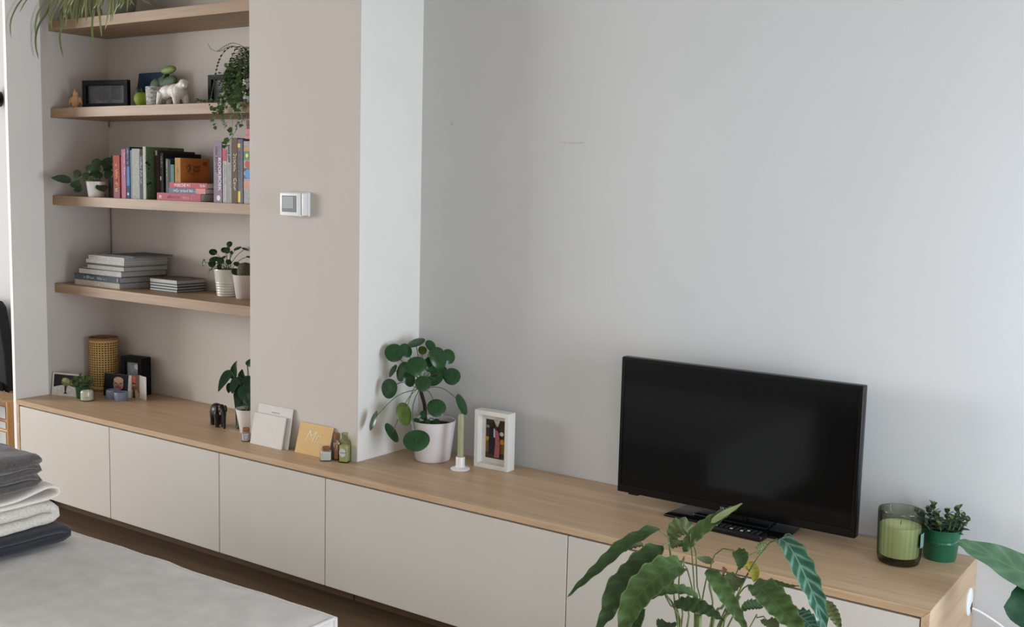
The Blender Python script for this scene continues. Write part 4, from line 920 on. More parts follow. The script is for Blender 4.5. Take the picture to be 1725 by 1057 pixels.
# flat book stack on the lowest shelf
Z4 = SZ[4]; G4 = 'large flat books stacked on the lowest shelf'
GREYP = mat('grey_pages', (168, 164, 160), .9, .06, 300)
z = Z4
for lbl, x0, x1, th, y0, dp, col, ttl in (
    ('cream spined book at the bottom of the tall flat stack', .098, .430, .0235, .246, .235, (206, 198, 178), [('marks', (236, 230, 214), 2, .012, (.5, .2), 0)]),
    ('slate blue book, second from the bottom of the flat stack', .095, .428, .027, .246, .235, (92, 100, 112), [('marks', (206, 208, 212), 9, .013, (.22, .3), 0), ('marks', (180, 184, 190), 9, .011, (.52, .3), 0), ('band', (206, 208, 212), (.955, .965), (.2, .8))]),
    ('white book with dark boards in the middle of the flat stack', .140, .452, .029, .240, .245, (212, 206, 202), None),
    ('thin cream book above the dark boarded book', .205, .470, .0165, .240, .238, (204, 200, 190), None),
    ('grey book, third from the top of the flat stack', .206, .468, .008, .242, .236, (110, 108, 106), None),
    ('white book, second from the top of the tall flat stack', .196, .472, .0165, .240, .236, (218, 214, 206), [('dot', (150, 150, 148), .96, .5, .003)]),
    ('white book with small print near the top of the flat stack', .214, .474, .0185, .240, .235, (214, 210, 204), [('marks', (150, 146, 140), 8, .007, (.05, .5), 0)]),
    ('dark grey magazine on top of the flat stack', .300, .512, .007, .262, .21, (110, 110, 108), None)):
    book(lbl, x0, x1, z, z+th, y0, dp, col, GREYP, G4, ttl, flat=True)
    if 'dark boards' in lbl:
        t = [o for o in bpy.data.objects if o.get('label') == lbl][0]
        dk = mat('dark_boards', (40, 30, 30), .5)
        MB().box(x0+.001, x1+.001, y0-.002, y0+dp+.001, z+.0002, z+.003).build('lower_board', dk, t); MB().box(x0+.001, x1+.001, y0-.002, y0+dp+.001, z+th-.0035, z+th-.0003).build('upper_board', dk, t)
    z += th+.0004
z = Z4
for i, (lbl, th, col, ex) in enumerate((('dark teal booklet at the bottom of the small flat pile', .0115, (62, 76, 76), 0), ('dark teal booklet, second of the small flat pile', .0115, (62, 76, 76), .002), ('dark teal booklet, third of the small flat pile', .0115, (62, 76, 76), .001), ('brown covered book on top of the small flat pile', .0185, (134, 112, 98), .0))):
    t = book(lbl, .540+ex, .724+ex, z, z+th, .325, .155, col, GREYP, 'small flat books on the lowest shelf', None, flat=True)
    MB().box(.540+ex, .724+ex, .3242, .3252, z+.0025, z+th-.0025).build('pale_spine', mat('pale_spine', (176, 178, 174), .6), t)
    z += th+.0004

# ---------------------------------------------------------------- plants on the lowest shelf
rp_ = thing('potted_pilea', 'small pilea in ribbed white pot on the lowest shelf', 'plant', (.960, .405, Z4))
prof = [(.0, 0), (.044, 0), (.047, .003)]
for i in range(46):
    q = i/45; zz = .004+.110*q; r = .047+.012*q+(.0016*math.sin((zz)*2*PI/.011) if .008 < zz < .062 else 0); prof.append((r, zz))
prof += [(.0585, .116), (.056, .115), (.054, .10), (.0, .10)]
MB().lathe(prof, (.960, .405, Z4), 44, cap=False).build('pot', mat('ribbed_cream_pot', (206, 204, 190), .25, .02, 8, coat=.4), rp_, smooth=True, sharp=60)
MB().lathe([(.0, .106), (.0535, .104)], (.960, .405, Z4), 24, cap=False).build('soil', SOIL, rp_)
PGD = leafmat('pilea_leaf_dark', (40, 70, 42), (58, 92, 54), .35, 2, .18)
pk = thing('potted_cactus', 'pinkish white pot with small bushy plant behind the chimney edge', 'plant', (1.078, .395, Z4))
for i, (x, y, zz, r, a, b, c) in enumerate(SHELF_PILEA):
    own = pk if i >= 19 else rp_
    lf = disc_leaf(MB(), (x, y, zz), r, (a, b, c), i+50).build('leaf', PGD, own, smooth=True, sharp=0)
    p = Vector((x, y, zz)); q = Vector((.960, .405, Z4+.105)) if i < 19 else Vector((1.078, .395, Z4+.09)); q += Vector((.012*math.cos(i), .012*math.sin(i), 0))
    MB().tube(catmull([q, (p+q)/2+Vector((0, 0, .015)), p], 8), .0013, 5).build('petiole', STEMG, lf, smooth=True)
MB().lathe([(.0, 0), (.036, 0), (.038, .002), (.051, .096), (.052, .100), (.049, .100), (.047, .088), (.0, .088)], (1.078, .395, Z4), 36, cap=False).build('pot', mat('pinkish_pot', (208, 196, 190), .35, .02, 10), pk, smooth=True, sharp=40)
mb = MB().lathe([(.0, .088), (.030, .089), (.034, .11), (.030, .135), (.018, .148), (.0, .152)], (1.078, .395, Z4), 30, cap=False); mb.build('cactus_body', mat('brown_cactus', (92, 88, 66), .8, .3, 160, .6), pk, smooth=True)

# ---------------------------------------------------------------- plant corner of the book shelf
dp = thing('planter', 'dark grey cylindrical planter beside the red book', 'planter', (.328, .335, Z3))
MB().lathe([(.0, 0), (.050, 0), (.052, .002), (.054, .088), (.0535, .09), (.050, .09), (.049, .07), (.0, .07)], (.328, .335, Z3), 32, cap=False).build('pot', mat('dark_grey_stoneware', (66, 68, 64), .6, .1, 60, .2), dp, smooth=True, sharp=40)
tp_ = thing('potted_trailer', 'trailing leafy plant in small white cup on the book shelf', 'plant', (.268, .252, Z3))
MB().lathe([(.0, 0), (.034, 0), (.036, .002), (.0445, .066), (.0445, .069), (.042, .069), (.040, .056), (.0, .056)], (.268, .252, Z3), 32, cap=False).build('pot', CERAM, tp_, smooth=True, sharp=40)
MB().lathe([(.0, .060), (.041, .059)], (.268, .252, Z3), 24, cap=False).build('soil', SOIL, tp_)
TG = leafmat('trailer_leaf', (62, 84, 58), (92, 112, 76), .4, 6, .25)
for i, (w, P) in enumerate(TRAILER):
    b = Vector(P[0]); lf = leaf_mesh(MB(), P, w*1.5, (CAM-b).normalized()+Vector((0, 0, .9)), 10, .2, .02, i, (.8, .8)).build('leaf', TG, tp_, smooth=True, sharp=0)
    q = Vector((.268+.012*math.cos(i*2), .252+.012*math.sin(i*2), Z3+.062))
    MB().tube(catmull([q, (q+b)/2+Vector((0, 0, .02)), b], 8), .0014, 5).build('petiole', STEMG, lf, smooth=True)

# ---------------------------------------------------------------- figures and frames on the second shelf
Z2 = SZ[2]
pg = thing('penguin_figurine', 'small carved pale wooden penguin at the shelf left end', 'figurine', (.118, .258, Z2), math.radians(30))
PW = wood('pale_pine', (184, 140, 96), (206, 166, 122), 'z', .6, 3)
mb = MB().ball((0, 0, .032), (.022, .019, .029)); mb.ball((0, -.001, .064), (.0135, .013, .0135)); mb.tube([(0, -.006, .068), (0, -.012, .078), (0, -.014, .086)], [.007, .0045, .0015], 8)
for s in (-1, 1): mb.ball((s*.0245, .0, .034), (.0055, .009, .019), M=Matrix.Rotation(s*-.30, 3, 'Y')); mb.ball((s*.011, -.010, .0045), (.010, .014, .0045))
mb.ball((0, .014, .008), (.008, .012, .006))
remesh(L(pg, mb).build('body', PW, pg), .0014, 1)
def black_frame(label, x0, x1, y, h, rz, b, rects, dp=.02):
    t = thing('framed_photo', label, 'photo frame', ((x0+x1)/2, y, Z2), rz); w = (x1-x0)/2
    mb = hollow(MB(), -w, w, 0, h, -dp/2, dp/2, b); L(t, mb).build('frame', BLKF, t, bevel=.0008, seg=1)
    L(t, MB().box(-w+b, w-b, .006, .010, b, h-b)).build('backing', mat('grey_backing', (92, 92, 96), .5), t)
    picture(t, 'photo_print', [([(-w+b+(2*w-2*b)*u, b+(h-2*b)*v) for u, v in p], m) for p, m in rects], .0056)
black_frame('black landscape photo frame beside the penguin figurine', (.140), .408, .305, .124, math.radians(10), .022, [(rect(0, 1, 0, 1), C('dim_grey', 92, 92, 96)), (rect(.62, .86, .2, 1), C('dim_brown', 74, 66, 64)), (rect(.2, .5, 0, .16), C('dim_light', 112, 110, 112)), (ell(.35, .5, .16, .3), C('dim_mid', 82, 82, 88))])
black_frame('black photo frame with white flower photo behind the fern', .856, 1.060, .405, .134, math.radians(3), .020, [(rect(0, 1, 0, 1), C('flower_ground', 122, 124, 130)), (ell(.5, .35, .30, .34), C('flower_white', 206, 210, 214)), (ell(.55, .72, .16, .22), C('flower_grey', 170, 174, 180)), (ell(.35, .15, .2, .15), C('flower_white', 206, 210, 214)), (ell(.62, .5, .08, .14), C('flower_shade', 140, 144, 150))])
cv_ = thing('canvas_painting', 'dark blue cactus painting on canvas leaning on the niche wall', 'painting', (.437, .405, Z2), math.radians(0))
M4 = Matrix.Rotation(math.radians(-9), 4, 'X')
mb = MB().box(-.098, .098, 0, .016, 0, .166); mb.v = [M4 @ p for p in mb.v]
L(cv_, mb).build('canvas', mat('canvas_navy', (32, 56, 84), .8, .06, 40, .2, 300), cv_, bevel=.001)
def pr(s): return [(x*.196-.098, z*.166) for x, z in s]
picture(cv_, 'painted_cacti', [(pr(rect(0, 1, 0, .30)), C('teal_field', 44, 84, 84)), (pr(ell(.20, .42, .045, .14)), C('cactus_teal', 84, 130, 116)), (pr(ell(.16, .5, .03, .1)), C('cactus_pale', 140, 170, 130)), (pr(ell(.44, .38, .05, .12)), C('cactus_green', 96, 124, 56)), (pr(ell(.50, .46, .03, .1)), C('cactus_lime', 136, 156, 80)), (pr(ell(.37, .42, .025, .1)), C('cactus_lime', 136, 156, 80)), (pr(ell(.77, .70, .045, .08)), C('bud_pale', 150, 180, 160)), (pr(ell(.77, .80, .02, .03)), C('bud_green', 84, 130, 84)), (pr(rect(.74, .80, .3, .62)), C('stalk_dark', 30, 58, 62))], -.0006, .0003, M4)
lv = thing('round_pot', 'lime green round vase in front of the cactus painting', 'vase', (.520, .318, Z2))
MB().lathe([(.0, 0), (.024, 0), (.027, .003), (.037, .024), (.040, .036), (.037, .050), (.028, .060), (.020, .064), (.017, .064), (.018, .058), (.0, .045)], (.520, .318, Z2), 36, cap=False).build('vase_body', mat('lime_glaze', (132, 150, 48), .7, .08, 20), lv, smooth=True)
ct = thing('potted_cactus', 'pad cactus in white woven patterned pot behind the bear', 'cactus', (.612, .322, Z2))
MB().lathe([(.0, 0), (.044, 0), (.046, .002), (.050, .082), (.049, .085), (.046, .085), (.044, .07), (.0, .07)], (.612, .322, Z2), 36, cap=False).build('pot', mat('woven_white_pot', (206, 204, 198), .6, .25, 60, .6, 160, stretch=(1, 1, 2.2), col2=(110, 106, 100)), ct, smooth=True, sharp=40)
MB().lathe([(.0, .002), (.0475, .002), (.048, .008), (.0, .008)], (.612, .322, Z2), 30, cap=False).build('pot_foot', mat('terracotta', (150, 92, 70), .8), ct)
PAD = mat('cactus_pad', (58, 80, 46), .6, .15, 90, .3); PAD2 = mat('cactus_pad_light', (104, 124, 44), .55, .15, 90, .3)
for x, y, zz, a, b, ang_, m in ((.684, .326, 1.918, .056, .026, .5, PAD), (.676, .331, 1.972, .050, .0175, .15, PAD2), (.596, .325, 1.908, .036, .030, .4, PAD), (.634, .330, 1.912, .040, .032, 0, PAD), (.445, .345, 1.878, .018, .028, 0, PAD)):
    if x < .45:
        own = lv; 
    else: own = ct
    mb = MB().ball((x, y, zz), (a, .011, b), 18, 12, Matrix.Rotation(ang_*-.5, 3, 'Y')); mb.build('cactus_pad', m, own, smooth=True)
MB().tube([(.612, .322, Z2+.07), (.628, .328, Z2+.11), (.662, .334, Z2+.148)], [.012, .009, .006], 8).build('cactus_stem', PAD, ct, smooth=True)
MB().tube([(.500, .322, Z2+.05), (.47, .335, Z2+.056), (.448, .344, Z2+.06)], [.008, .007, .006], 8).build('stalk', PAD, lv, smooth=True)

br = thing('bear_figurine', 'white faceted ceramic bear standing on the shelf', 'figurine', (.762, .285, Z2), math.radians(-4))
mb = MB()
mb.ball((-.030, 0, .066), (.048, .029, .030)); mb.ball((.026, 0, .066), (.046, .033, .034)); mb.ball((.052, 0, .062), (.026, .032, .036)); mb.ball((-.052, 0, .060), (.030, .028, .032))
for P, R in (([(-.058, -.014, .06), (-.072, -.017, .030), (-.080, -.017, .004), (-.070, -.017, .002)], [.022, .014, .011, .009]), ([(-.050, .014, .06), (-.052, .017, .030), (-.058, .017, .004), (-.048, .017, .002)], [.022, .014, .011, .009]), ([(.040, -.014, .06), (.046, -.017, .030), (.050, -.017, .004), (.060, -.017, .002)], [.022, .0155, .013, .011]), ([(.048, .014, .06), (.064, .017, .030), (.070, .017, .004), (.080, .017, .002)], [.022, .0155, .013, .011])):
    mb.tube(P, R, 8)
mb.tube([(.040, 0, .070), (.062, 0, .084), (.080, 0, .092)], [.028, .023, .020], 10)
mb.ball((.084, -.004, .096), (.024, .021, .021)); mb.tube([(.095, -.006, .090), (.112, -.016, .082)], [.013, .009], 8)
for s in (-1, 1): mb.ball((.078, s*.013, .110), (.005, .005, .006))
mb.v = [Vector((p.x*1.0, p.y, p.z*.92)) for p in mb.v]
remesh(L(br, mb).build('body', mat('matt_white_ceramic', (222, 216, 208), .5, .01), br), .003, 2, .11)

# fern and ivy at the chimney end
fe = thing('potted_fern', 'bushy fern with trailing ivy at the chimney end of the second shelf', 'plant', (1.235, .275, Z2))
MB().lathe([(.0, 0), (.045, 0), (.047, .002), (.056, .085), (.056, .09), (.052, .09), (.05, .075), (.0, .075)], (1.250, .300, Z2), 32, cap=False).build('pot', CERAM, fe, smooth=True, sharp=40)
MB().lathe([(.0, .082), (.051, .081)], (1.250, .300, Z2), 20, cap=False).build('soil', SOIL, fe)
FG = leafmat('fern_leaf', (66, 90, 52), (82, 106, 66), .55, 3, .2); IVY = leafmat('ivy_leaf', (80, 106, 56), (104, 126, 74), .5, 3, .3)
rnd = random.Random(21); fr_m = MB(); rach = MB()
fronds = []
for i in range(30):
    a = rnd.uniform(PI*.75, PI*2.1); ln = rnd.uniform(.08, .17); up_ = rnd.uniform(.04, .13)
    d = Vector((math.cos(a), math.sin(a), 0)); b = Vector((1.245, .295, Z2+.085))
    fronds.append([b, b+d*ln*.35+Vector((0, 0, up_)), b+d*ln*.75+Vector((0, 0, up_*.7)), b+d*ln+Vector((0, 0, -up_*rnd.uniform(.1, 1.2)))])
fronds.append([(1.245, .295, Z2+.09), (1.22, .27, Z2+.20), (1.17, .25, Z2+.222), (1.10, .245, Z2+.205), (1.055, .245, Z2+.215), (1.035, .245, Z2+.235)])
fronds.append([(1.25, .295, Z2+.09), (1.235, .27, Z2+.20), (1.19, .25, Z2+.232), (1.14, .245, Z2+.225), (1.09, .245, Z2+.205)])
for k, P in enumerate(fronds):
    P = [Vector(p) for p in P]
    P = [Vector((min(p.x, 1.355), min(max(p.y, .185 if p.x > 1.33 else .1), .49), p.z)) for p in P]
    q = catmull(P, 26); rach.tube(q, .0009, 4)
    for i in range(2, 26):
        t_ = (q[min(i+1, 25)]-q[i-1]).normalized(); s_ = t_.cross(Vector((0, 0, 1)))
        s_ = s_.normalized() if s_.length > .01 else Vector((1, 0, 0))
        for sg_ in (-1, 1):
            l_ = (.020 if k < 30 else .010)*(1-.6*abs(i/25-.35)); e = q[i]+s_*sg_*l_+t_*l_*.3-Vector((0, 0, l_*.2))
            if e.x > 1.362: continue
            leaf_mesh(fr_m, [q[i], (q[i]+e)/2+Vector((0, 0, .001)), e], l_*.5, (.1, -.2, 1), 4, .1)
o = fr_m.build('fern_foliage', FG, fe, smooth=True, sharp=0); o['kind'] = 'stuff'
o = rach.build('fern_stems', STEMG, fe, smooth=True); o['kind'] = 'stuff'
iv = MB(); ivs = MB()
vines = [[(1.24, .26, Z2+.09), (1.22, .20, Z2+.06), (1.21, .175, Z2-.03), (1.215, .175, Z2-.10)], [(1.25, .26, Z2+.09), (1.255, .195, Z2+.04), (1.262, .175, Z2-.05), (1.255, .175, Z2-.13)], [(1.24, .26, Z2+.09), (1.19, .20, Z2+.04), (1.165, .18, Z2-.02), (1.15, .175, Z2-.075), (1.152, .175, Z2-.095)], [(1.26, .26, Z2+.09), (1.29, .19, Z2+.03), (1.30, .165, Z2-.06), (1.29, .165, Z2-.11), (1.24, .17, Z2-.155), (1.205, .175, Z2-.175)], [(1.22, .27, Z2+.06), (1.15, .235, Z2+.012), (1.09, .23, Z2+.008), (1.03, .23, Z2+.008), (.975, .235, Z2+.012)], [(1.25, .25, Z2+.09), (1.28, .185, Z2+.05), (1.31, .168, Z2-.02), (1.325, .165, Z2-.09)], [(1.23, .26, Z2+.09), (1.20, .20, Z2+.08), (1.19, .18, Z2+.0), (1.20, .175, Z2-.05)]]
for k, P in enumerate(vines):
    q = catmull(P, 22); ivs.tube(q, .0009, 4)
    for i in range(3, 22):
        if rnd.random() < .75:
            d = Vector((rnd.uniform(-1, 1), rnd.uniform(-.7, .1), rnd.uniform(-.5, .4))).normalized(); l_ = rnd.uniform(.016, .026) if k != 4 else rnd.uniform(.010, .018)
            p = q[i]; e = p+d*l_
            if e.z < Z2+.004 and k == 4: e.z = Z2+.01
            leaf_mesh(iv, [p, (p+e)/2+Vector((0, 0, .002)), e], l_*.85, Vector((.5, -.7, .5)), 6, .15, shape=(.55, .7))
for _ in range(150):
    p = Vector((rnd.gauss(1.255, .04), rnd.gauss(.22, .03), Z2+rnd.uniform(-.03, .15))); p.x = min(p.x, 1.345); p.y = min(max(p.y, .172), .3)
    if p.z < Z2+.02: p.y = rnd.uniform(.165, .190)
    d = Vector((rnd.uniform(-1, .6), rnd.uniform(-.7, .1), rnd.uniform(-.8, .3))).normalized(); l_ = rnd.uniform(.014, .024); e = p+d*l_
    if e.x > 1.362: continue
    leaf_mesh(iv, [p, (p+e)/2+Vector((0, 0, .002)), e], l_*.8, Vector((.5, -.7, .5)), 5, .15, shape=(.6, .7))
o = iv.build('ivy_leaves', IVY, fe, smooth=True, sharp=0); o['kind'] = 'stuff'
ivs.build('ivy_vines', STEMG, fe, smooth=True)

# spider plant on the top shelf
Z1 = SZ[1]
spd = thing('spider_plant', 'spider plant spilling striped leaves over the topmost shelf', 'plant', (.33, .335, Z1))
MB().lathe([(.0, 0), (.062, 0), (.065, .003), (.088, .150), (.090, .155), (.086, .155), (.082, .13), (.0, .13)], (.33, .335, Z1), 36, cap=False).build('pot', mat('grey_green_pot', (150, 152, 140), .5, .05, 20), spd, smooth=True, sharp=40)
MB().lathe([(.0, .142), (.083, .140)], (.33, .335, Z1), 24, cap=False).build('soil', SOIL, spd)
SPL = leafmat('spider_leaf', (128, 146, 84), (214, 212, 164), .45, 0, .85); SPL2 = leafmat('spider_leaf_dark', (104, 122, 68), (178, 184, 128), .45, 0, .75)
for i, P in enumerate(SPIDER):
    p0 = Vector(P[0]); root = Vector((.33+.03*math.cos(i), .335+.03*math.sin(i), Z1+.142))
    top_ = root.lerp(p0, .45)+Vector((0, 0, .11)); mid = root.lerp(p0, .82)+Vector((0, 0, .07))
    leaf_mesh(MB(), [root, top_, mid]+[Vector(p) for p in P], .0135 if i not in (0, 1) else .010, (.5, -.6, .6), 26, .3, .0, i, (.45, .35)).build('leaf', SPL if i % 3 else SPL2, spd, smooth=True, sharp=0)
rnd = random.Random(8)
for i in range(22):
    a = rnd.uniform(-.17, .33); root = Vector((.33+.03*math.cos(i), .335+.03*math.sin(i), Z1+.142)); x = .33+a; y = rnd.uniform(.150, .185)
    P = [root, Vector((.33+a*.5, .25, Z1+.142+rnd.uniform(.06, .12))), Vector((.33+a*.85, .19, Z1+.13)), Vector((x, y, Z1+rnd.uniform(.03, .06))), Vector((x+rnd.uniform(-.02, .03), y-.005, Z1+rnd.uniform(-.055, .02)))]
    leaf_mesh(MB(), P, rnd.uniform(.009, .013), (.5, -.6, .6), 22, .3, .0, i, (.45, .35)).build('leaf', SPL if i % 3 else SPL2, spd, smooth=True, sharp=0)
rnd = random.Random(4)
for i in range(16):
    a = rnd.uniform(0, 2*PI); l_ = rnd.uniform(.12, .2); d = Vector((math.cos(a), math.sin(a)*.7, 0)); b = Vector((.33, .335, Z1+.142))+d*.03
    e = [b, b+d*l_*.4+Vector((0, 0, .10)), b+d*l_*.8+Vector((0, 0, .09)), b+d*l_+Vector((0, 0, .02))]
    e = [Vector((max(p.x, .03), min(p.y, .47), p.z)) for p in e]
    leaf_mesh(MB(), e, .013, (.2, -.4, 1), 14, .3, 0, i, (.45, .35)).build('leaf', SPL2, spd, smooth=True, sharp=0)

# ---------------------------------------------------------------- ottoman with folded blankets
OX1, OY1, OZ = 2.728, -.774, .42
OX0, OY0 = .25, -2.05
FAB = mat('pale_grey_linen', (238, 233, 228), .95, .05, 14, .35, 420, spec=.15, sheen=.2)
ot = thing('ottoman', 'wide pale grey fabric ottoman with piped edges in the foreground', 'ottoman', ((OX0+OX1)/2, (OY0+OY1)/2, 0))
mb = MB(); nx, ny = 90, 50
def otop(x, y):
    ex = min(x-OX0, OX1-x); ey = min(y-OY0, OY1-y); e = min(ex, ey)
    z = OZ-.012*math.exp(-max(e, 0)/.03)
    z += .006*noise.noise((x*2.2, y*3.1, .3))+.0035*noise.noise((x*7, y*11, 4.2))*math.exp(-max(ey, 0)/.25)
    z += .004*math.exp(-((x-1.75-.6*(y+1.0))/.025)**2)*math.exp(-((y+1.12)/.18)**2)
    return z
def oy_edge(x): return .010*noise.noise((x*3.3, 1.7, 0))+.005*noise.noise((x*9, 5.1, 0))
for j in range(ny+1):
    for i in range(nx+1):
        x = OX0+(OX1-OX0)*i/nx; y = OY0+(OY1-OY0)*j/ny
        mb.v.append(Vector((x, y+oy_edge(x)*max(0, (j/ny-.8)/.2), otop(x, y))))
for j in range(ny):
    for i in range(nx): a = j*(nx+1)+i; mb._f((a, a+1, a+nx+2, a+nx+1))
mb.build('top_cover', FAB, ot, smooth=True, sharp=0)
def edge_pts(z):
    P = []
    for i in range(0, nx+1, 2): x = OX0+(OX1-OX0)*i/nx; P.append((x, OY1+oy_edge(x), z(x, OY1)))
    return P
sk = MB()
rim = [(p[0], p[1], p[2]) for p in edge_pts(otop)]
right = [(OX1+.004*noise.noise((0, y*6, 2)), y, otop(OX1, y)) for y in [OY1+(OY0-OY1)*k/30 for k in range(31)]]
loop = rim+right[1:]+[(x, OY0, otop(x, OY0)) for x in [OX1+(OX0-OX1)*k/20 for k in range(1, 21)]]+[(OX0, y, otop(OX0, y)) for y in [OY0+(OY1-OY0)*k/20 for k in range(1, 20)]]
n = len(loop)
for z in (None, .30, .16, .05):
    for p in loop: sk.v.append(Vector((p[0], p[1], p[2] if z is None else z+.004*noise.noise((p[0]*4, p[1]*4, z)))))
for j in range(3):
    for i in range(n): a = j*n+i; b = j*n+(i+1) % n; sk._f((a, b, b+n, a+n))
sk.build('side_cover', FAB, ot, smooth=True, sharp=60)
WELT = mat('linen_welt', (240, 236, 232), .95, .04, 60, .3, 400, spec=.15)
MB().tube([Vector(p)+Vector((0, 0, -.001)) for p in loop+loop[:1]], .0055, 8).build('piping', WELT, ot, smooth=True)
MB().tube([Vector(p)+Vector((.003 if p[0] > OX1-.02 else 0, 0, -.030)) for p in right], .004, 8).build('piping', WELT, ot, smooth=True)
MB().tube([(OX1+.001, OY1+.002, OZ-.01), (OX1+.002, OY1+.002, .3), (OX1+.001, OY1+.001, .06)], .006, 8).build('piping', WELT, ot, smooth=True)
for x in (OX0+.1, OX1-.1):
    for y in (OY0+.1, OY1-.1): MB().box(x-.03, x+.03, y-.03, y+.03, 0, .06).build('leg', BLACK, ot)

def fold(path, th, y_jit=0):
    """strip of cloth following a 2-D fold path (y, z); returns its outline on both sides"""
    P = [Vector((a, b, 0)) for a, b in path]; q = catmull(P, 70); A = []; B = []
    for i, p in enumerate(q):
        t = (q[min(i+1, 69)]-q[max(i-1, 0)]).normalized(); nn = Vector((-t.y, t.x, 0)); A.append(p+nn*th/2); B.append(p-nn*th/2)
    return A, B
def blanket(label, m, path, th, x0, x1, amp=.003, fr=18, seed=0, skew=0):
    t = thing('folded_blanket', label, 'blanket', ((x0+x1)/2, sum(p[0] for p in path)/len(path), min(p[1] for p in path)-th/2), 0, 'folded blankets on the ottoman')
    A, B = fold(path, th); ring = A+B[::-1]; n = len(ring); mb = MB(); K = 26
    prof = [(0, .25), (.004, .65), (.012, .9), (.025, 1)]
    xs = [(x1-d, s) for d, s in prof]+[(x1-.025-(x1-x0-.05)*k/K, 1) for k in range(1, K)]+[(x0+d, s) for d, s in reversed(prof)]
    for x, s in xs:
        for i, p in enumerate(ring):
            mate = ring[n-1-i]; c = (p+mate)/2; w = c+(p-c)*s
            d = amp*noise.noise((x*fr, w.x*fr, w.y*fr+seed))
            mb.v.append(Vector((x+amp*1.5*noise.noise((w.x*9, w.y*14, seed)), w.x+d+skew*(x1-x), w.y+d)))
    for k in range(len(xs)-1):
        for i in range(n): a = k*n+i; b = k*n+(i+1) % n; mb._f((a, b, b+n, a+n))
    h = n//2
    for base in (0, (len(xs)-1)*n):
        for i in range(h-1): mb._f((base+i, base+i+1, base+n-2-i, base+n-1-i))
    mb.build('cloth', m, t, smooth=True, sharp=0)
    return t
CHAR = mat('charcoal_wool', (52, 56, 62), 1, .12, 120, .7, 500, spec=.1, sheen=.3)
KNIT = mat('cream_knit', (232, 226, 216), 1, .08, 160, 1, 260, spec=.1, sheen=.2)
FLEE = mat('white_fleece', (244, 236, 226), 1, .03, 60, .4, 300, spec=.1, sheen=.5)
FUR = mat('grey_brown_fleece', (96, 88, 84), 1, .15, 70, .9, 340, spec=.1, sheen=.6)
BX0, BX1 = 1.28, 1.742
blanket('charcoal blanket folded double, bottom of the stack', CHAR, [(a, z+.006) for a, z in [(-1.42, .438), (-1.15, .437), (-.96, .437), (-.890, .439), (-.872, .450), (-.888, .463), (-.96, .468), (-1.15, .468), (-1.42, .468)]], .028, BX0, BX1, .002, 20, 1)
blanket('cream knitted blanket, second from the bottom of the stack', KNIT, [(a, z+0.010) for a, z in [(-1.42, .500), (-1.15, .499), (-.98, .500), (-.918, .503), (-.912, .520), (-.93, .534), (-1.0, .536), (-1.15, .535), (-1.42, .534)]], .034, BX0+.01, BX1-.004, .003, 22, 2)
blanket('white fleece blanket with rolled end, under the grey fleece', FLEE, [(a, z+0.014) for a, z in [(-1.42, .561), (-1.15, .560), (-1.0, .561), (-.93, .562), (-.905, .573), (-.912, .591), (-.94, .597), (-.975, .590), (-1.05, .577), (-1.2, .575), (-1.42, .575)]], .014, BX0+.02, BX1+.004, .003, 12, 3)
blanket('fluffy grey brown blanket on top of the stack', FUR, [(a, z+0.017) for a, z in [(-1.42, .606), (-1.2, .604), (-1.03, .606), (-.970, .610), (-.962, .622), (-1.0, .630), (-1.1, .633), (-1.04, .640), (-.972, .642), (-.958, .652), (-.99, .660), (-1.1, .664), (-1.3, .666)]], .020, BX0+.02, BX1-.006, .004, 16, 4)
fb = [o for o in bpy.data.objects if o.get('label', '').startswith('fluffy grey')][0]
A, B = fold([(-1.42, .684), (-1.2, .686), (-1.03, .690), (-.985, .690)], .052)
mb = MB(); prof = []
for k in range(40):
    a = k/39
    x = BX1-.006-(BX1-BX0-.03)*a; s = min(1, .35+(a/.06)) if a < .06 else (min(1, .35+((1-a)/.06)) if a > .94 else 1); s = min(s, 1)
    for i in range(36):
        q = 2*PI*i/36; cy_, cz_ = math.cos(q), math.sin(q)
        e = .33; yy = math.copysign(abs(cy_)**e, cy_); zz = math.copysign(abs(cz_)**e, cz_)
        Yp = -1.19+yy*.235; Zp = .692+zz*.0245*s+.006*noise.noise((x*5, Yp*6, 1))
        d = .004*noise.noise((x*26, Yp*26, Zp*26))
        mb.v.append(Vector((x+d, Yp+d, Zp+d)))
for k in range(39):
    for i in range(36): a = k*36+i; b = k*36+(i+1) % 36; mb._f((a, b, b+36, a+36))
mb._f(list(reversed(range(36)))); mb._f([39*36+i for i in range(36)])
mb.build('upper_fold', FUR, fb, smooth=True, sharp=0)

# ---------------------------------------------------------------- rush chair and dark things past the left nib
ch = thing('rush_stool', 'wooden seat with woven rush top just past the white panel', 'stool', (-.42, .15, 0))
CHW = wood('chair_wood', (170, 120, 74), (196, 148, 98), 'z', .5, 2); RUSH = mat('rush_seat', (168, 134, 96), .9, .25, 90, .8, 140, stretch=(1, 6, 6))
X0, X1, Y0, Y1 = -.62, -.212, .095, .215
for x in (X0, X1):
    for y in (Y0, Y1): MB().tube([(x, y, 0), (x, y, .22), (x, y, .448)], [.014, .018, .017], 12).build('leg', CHW, ch, smooth=True)
MB().box(X0+.006, X1-.006, Y0-.004, Y1+.004, .412, .448).build('seat', RUSH, ch, bevel=.012, seg=3, smooth=True)
for z in (.15, .30):
    for y in (Y0, Y1): MB().tube([(X0, y, z), (X1, y, z)], .009, 8).build('stretcher', CHW, ch, smooth=True)
    for x in (X0, X1): MB().tube([(x, Y0, z+.02), (x, Y1, z+.02)], .009, 8).build('stretcher', CHW, ch, smooth=True)
bl = thing('round_wall_lamp', 'round black fitting on the white wall at the photo left edge', 'wall lamp', (-.93, WY-.01, 1.90))
MB().lathe([(.0, 0), (.03, 0), (.03, .012), (.012, .016), (.012, .06), (.0, .06)], (0, 0, 0), 24, cap=False)
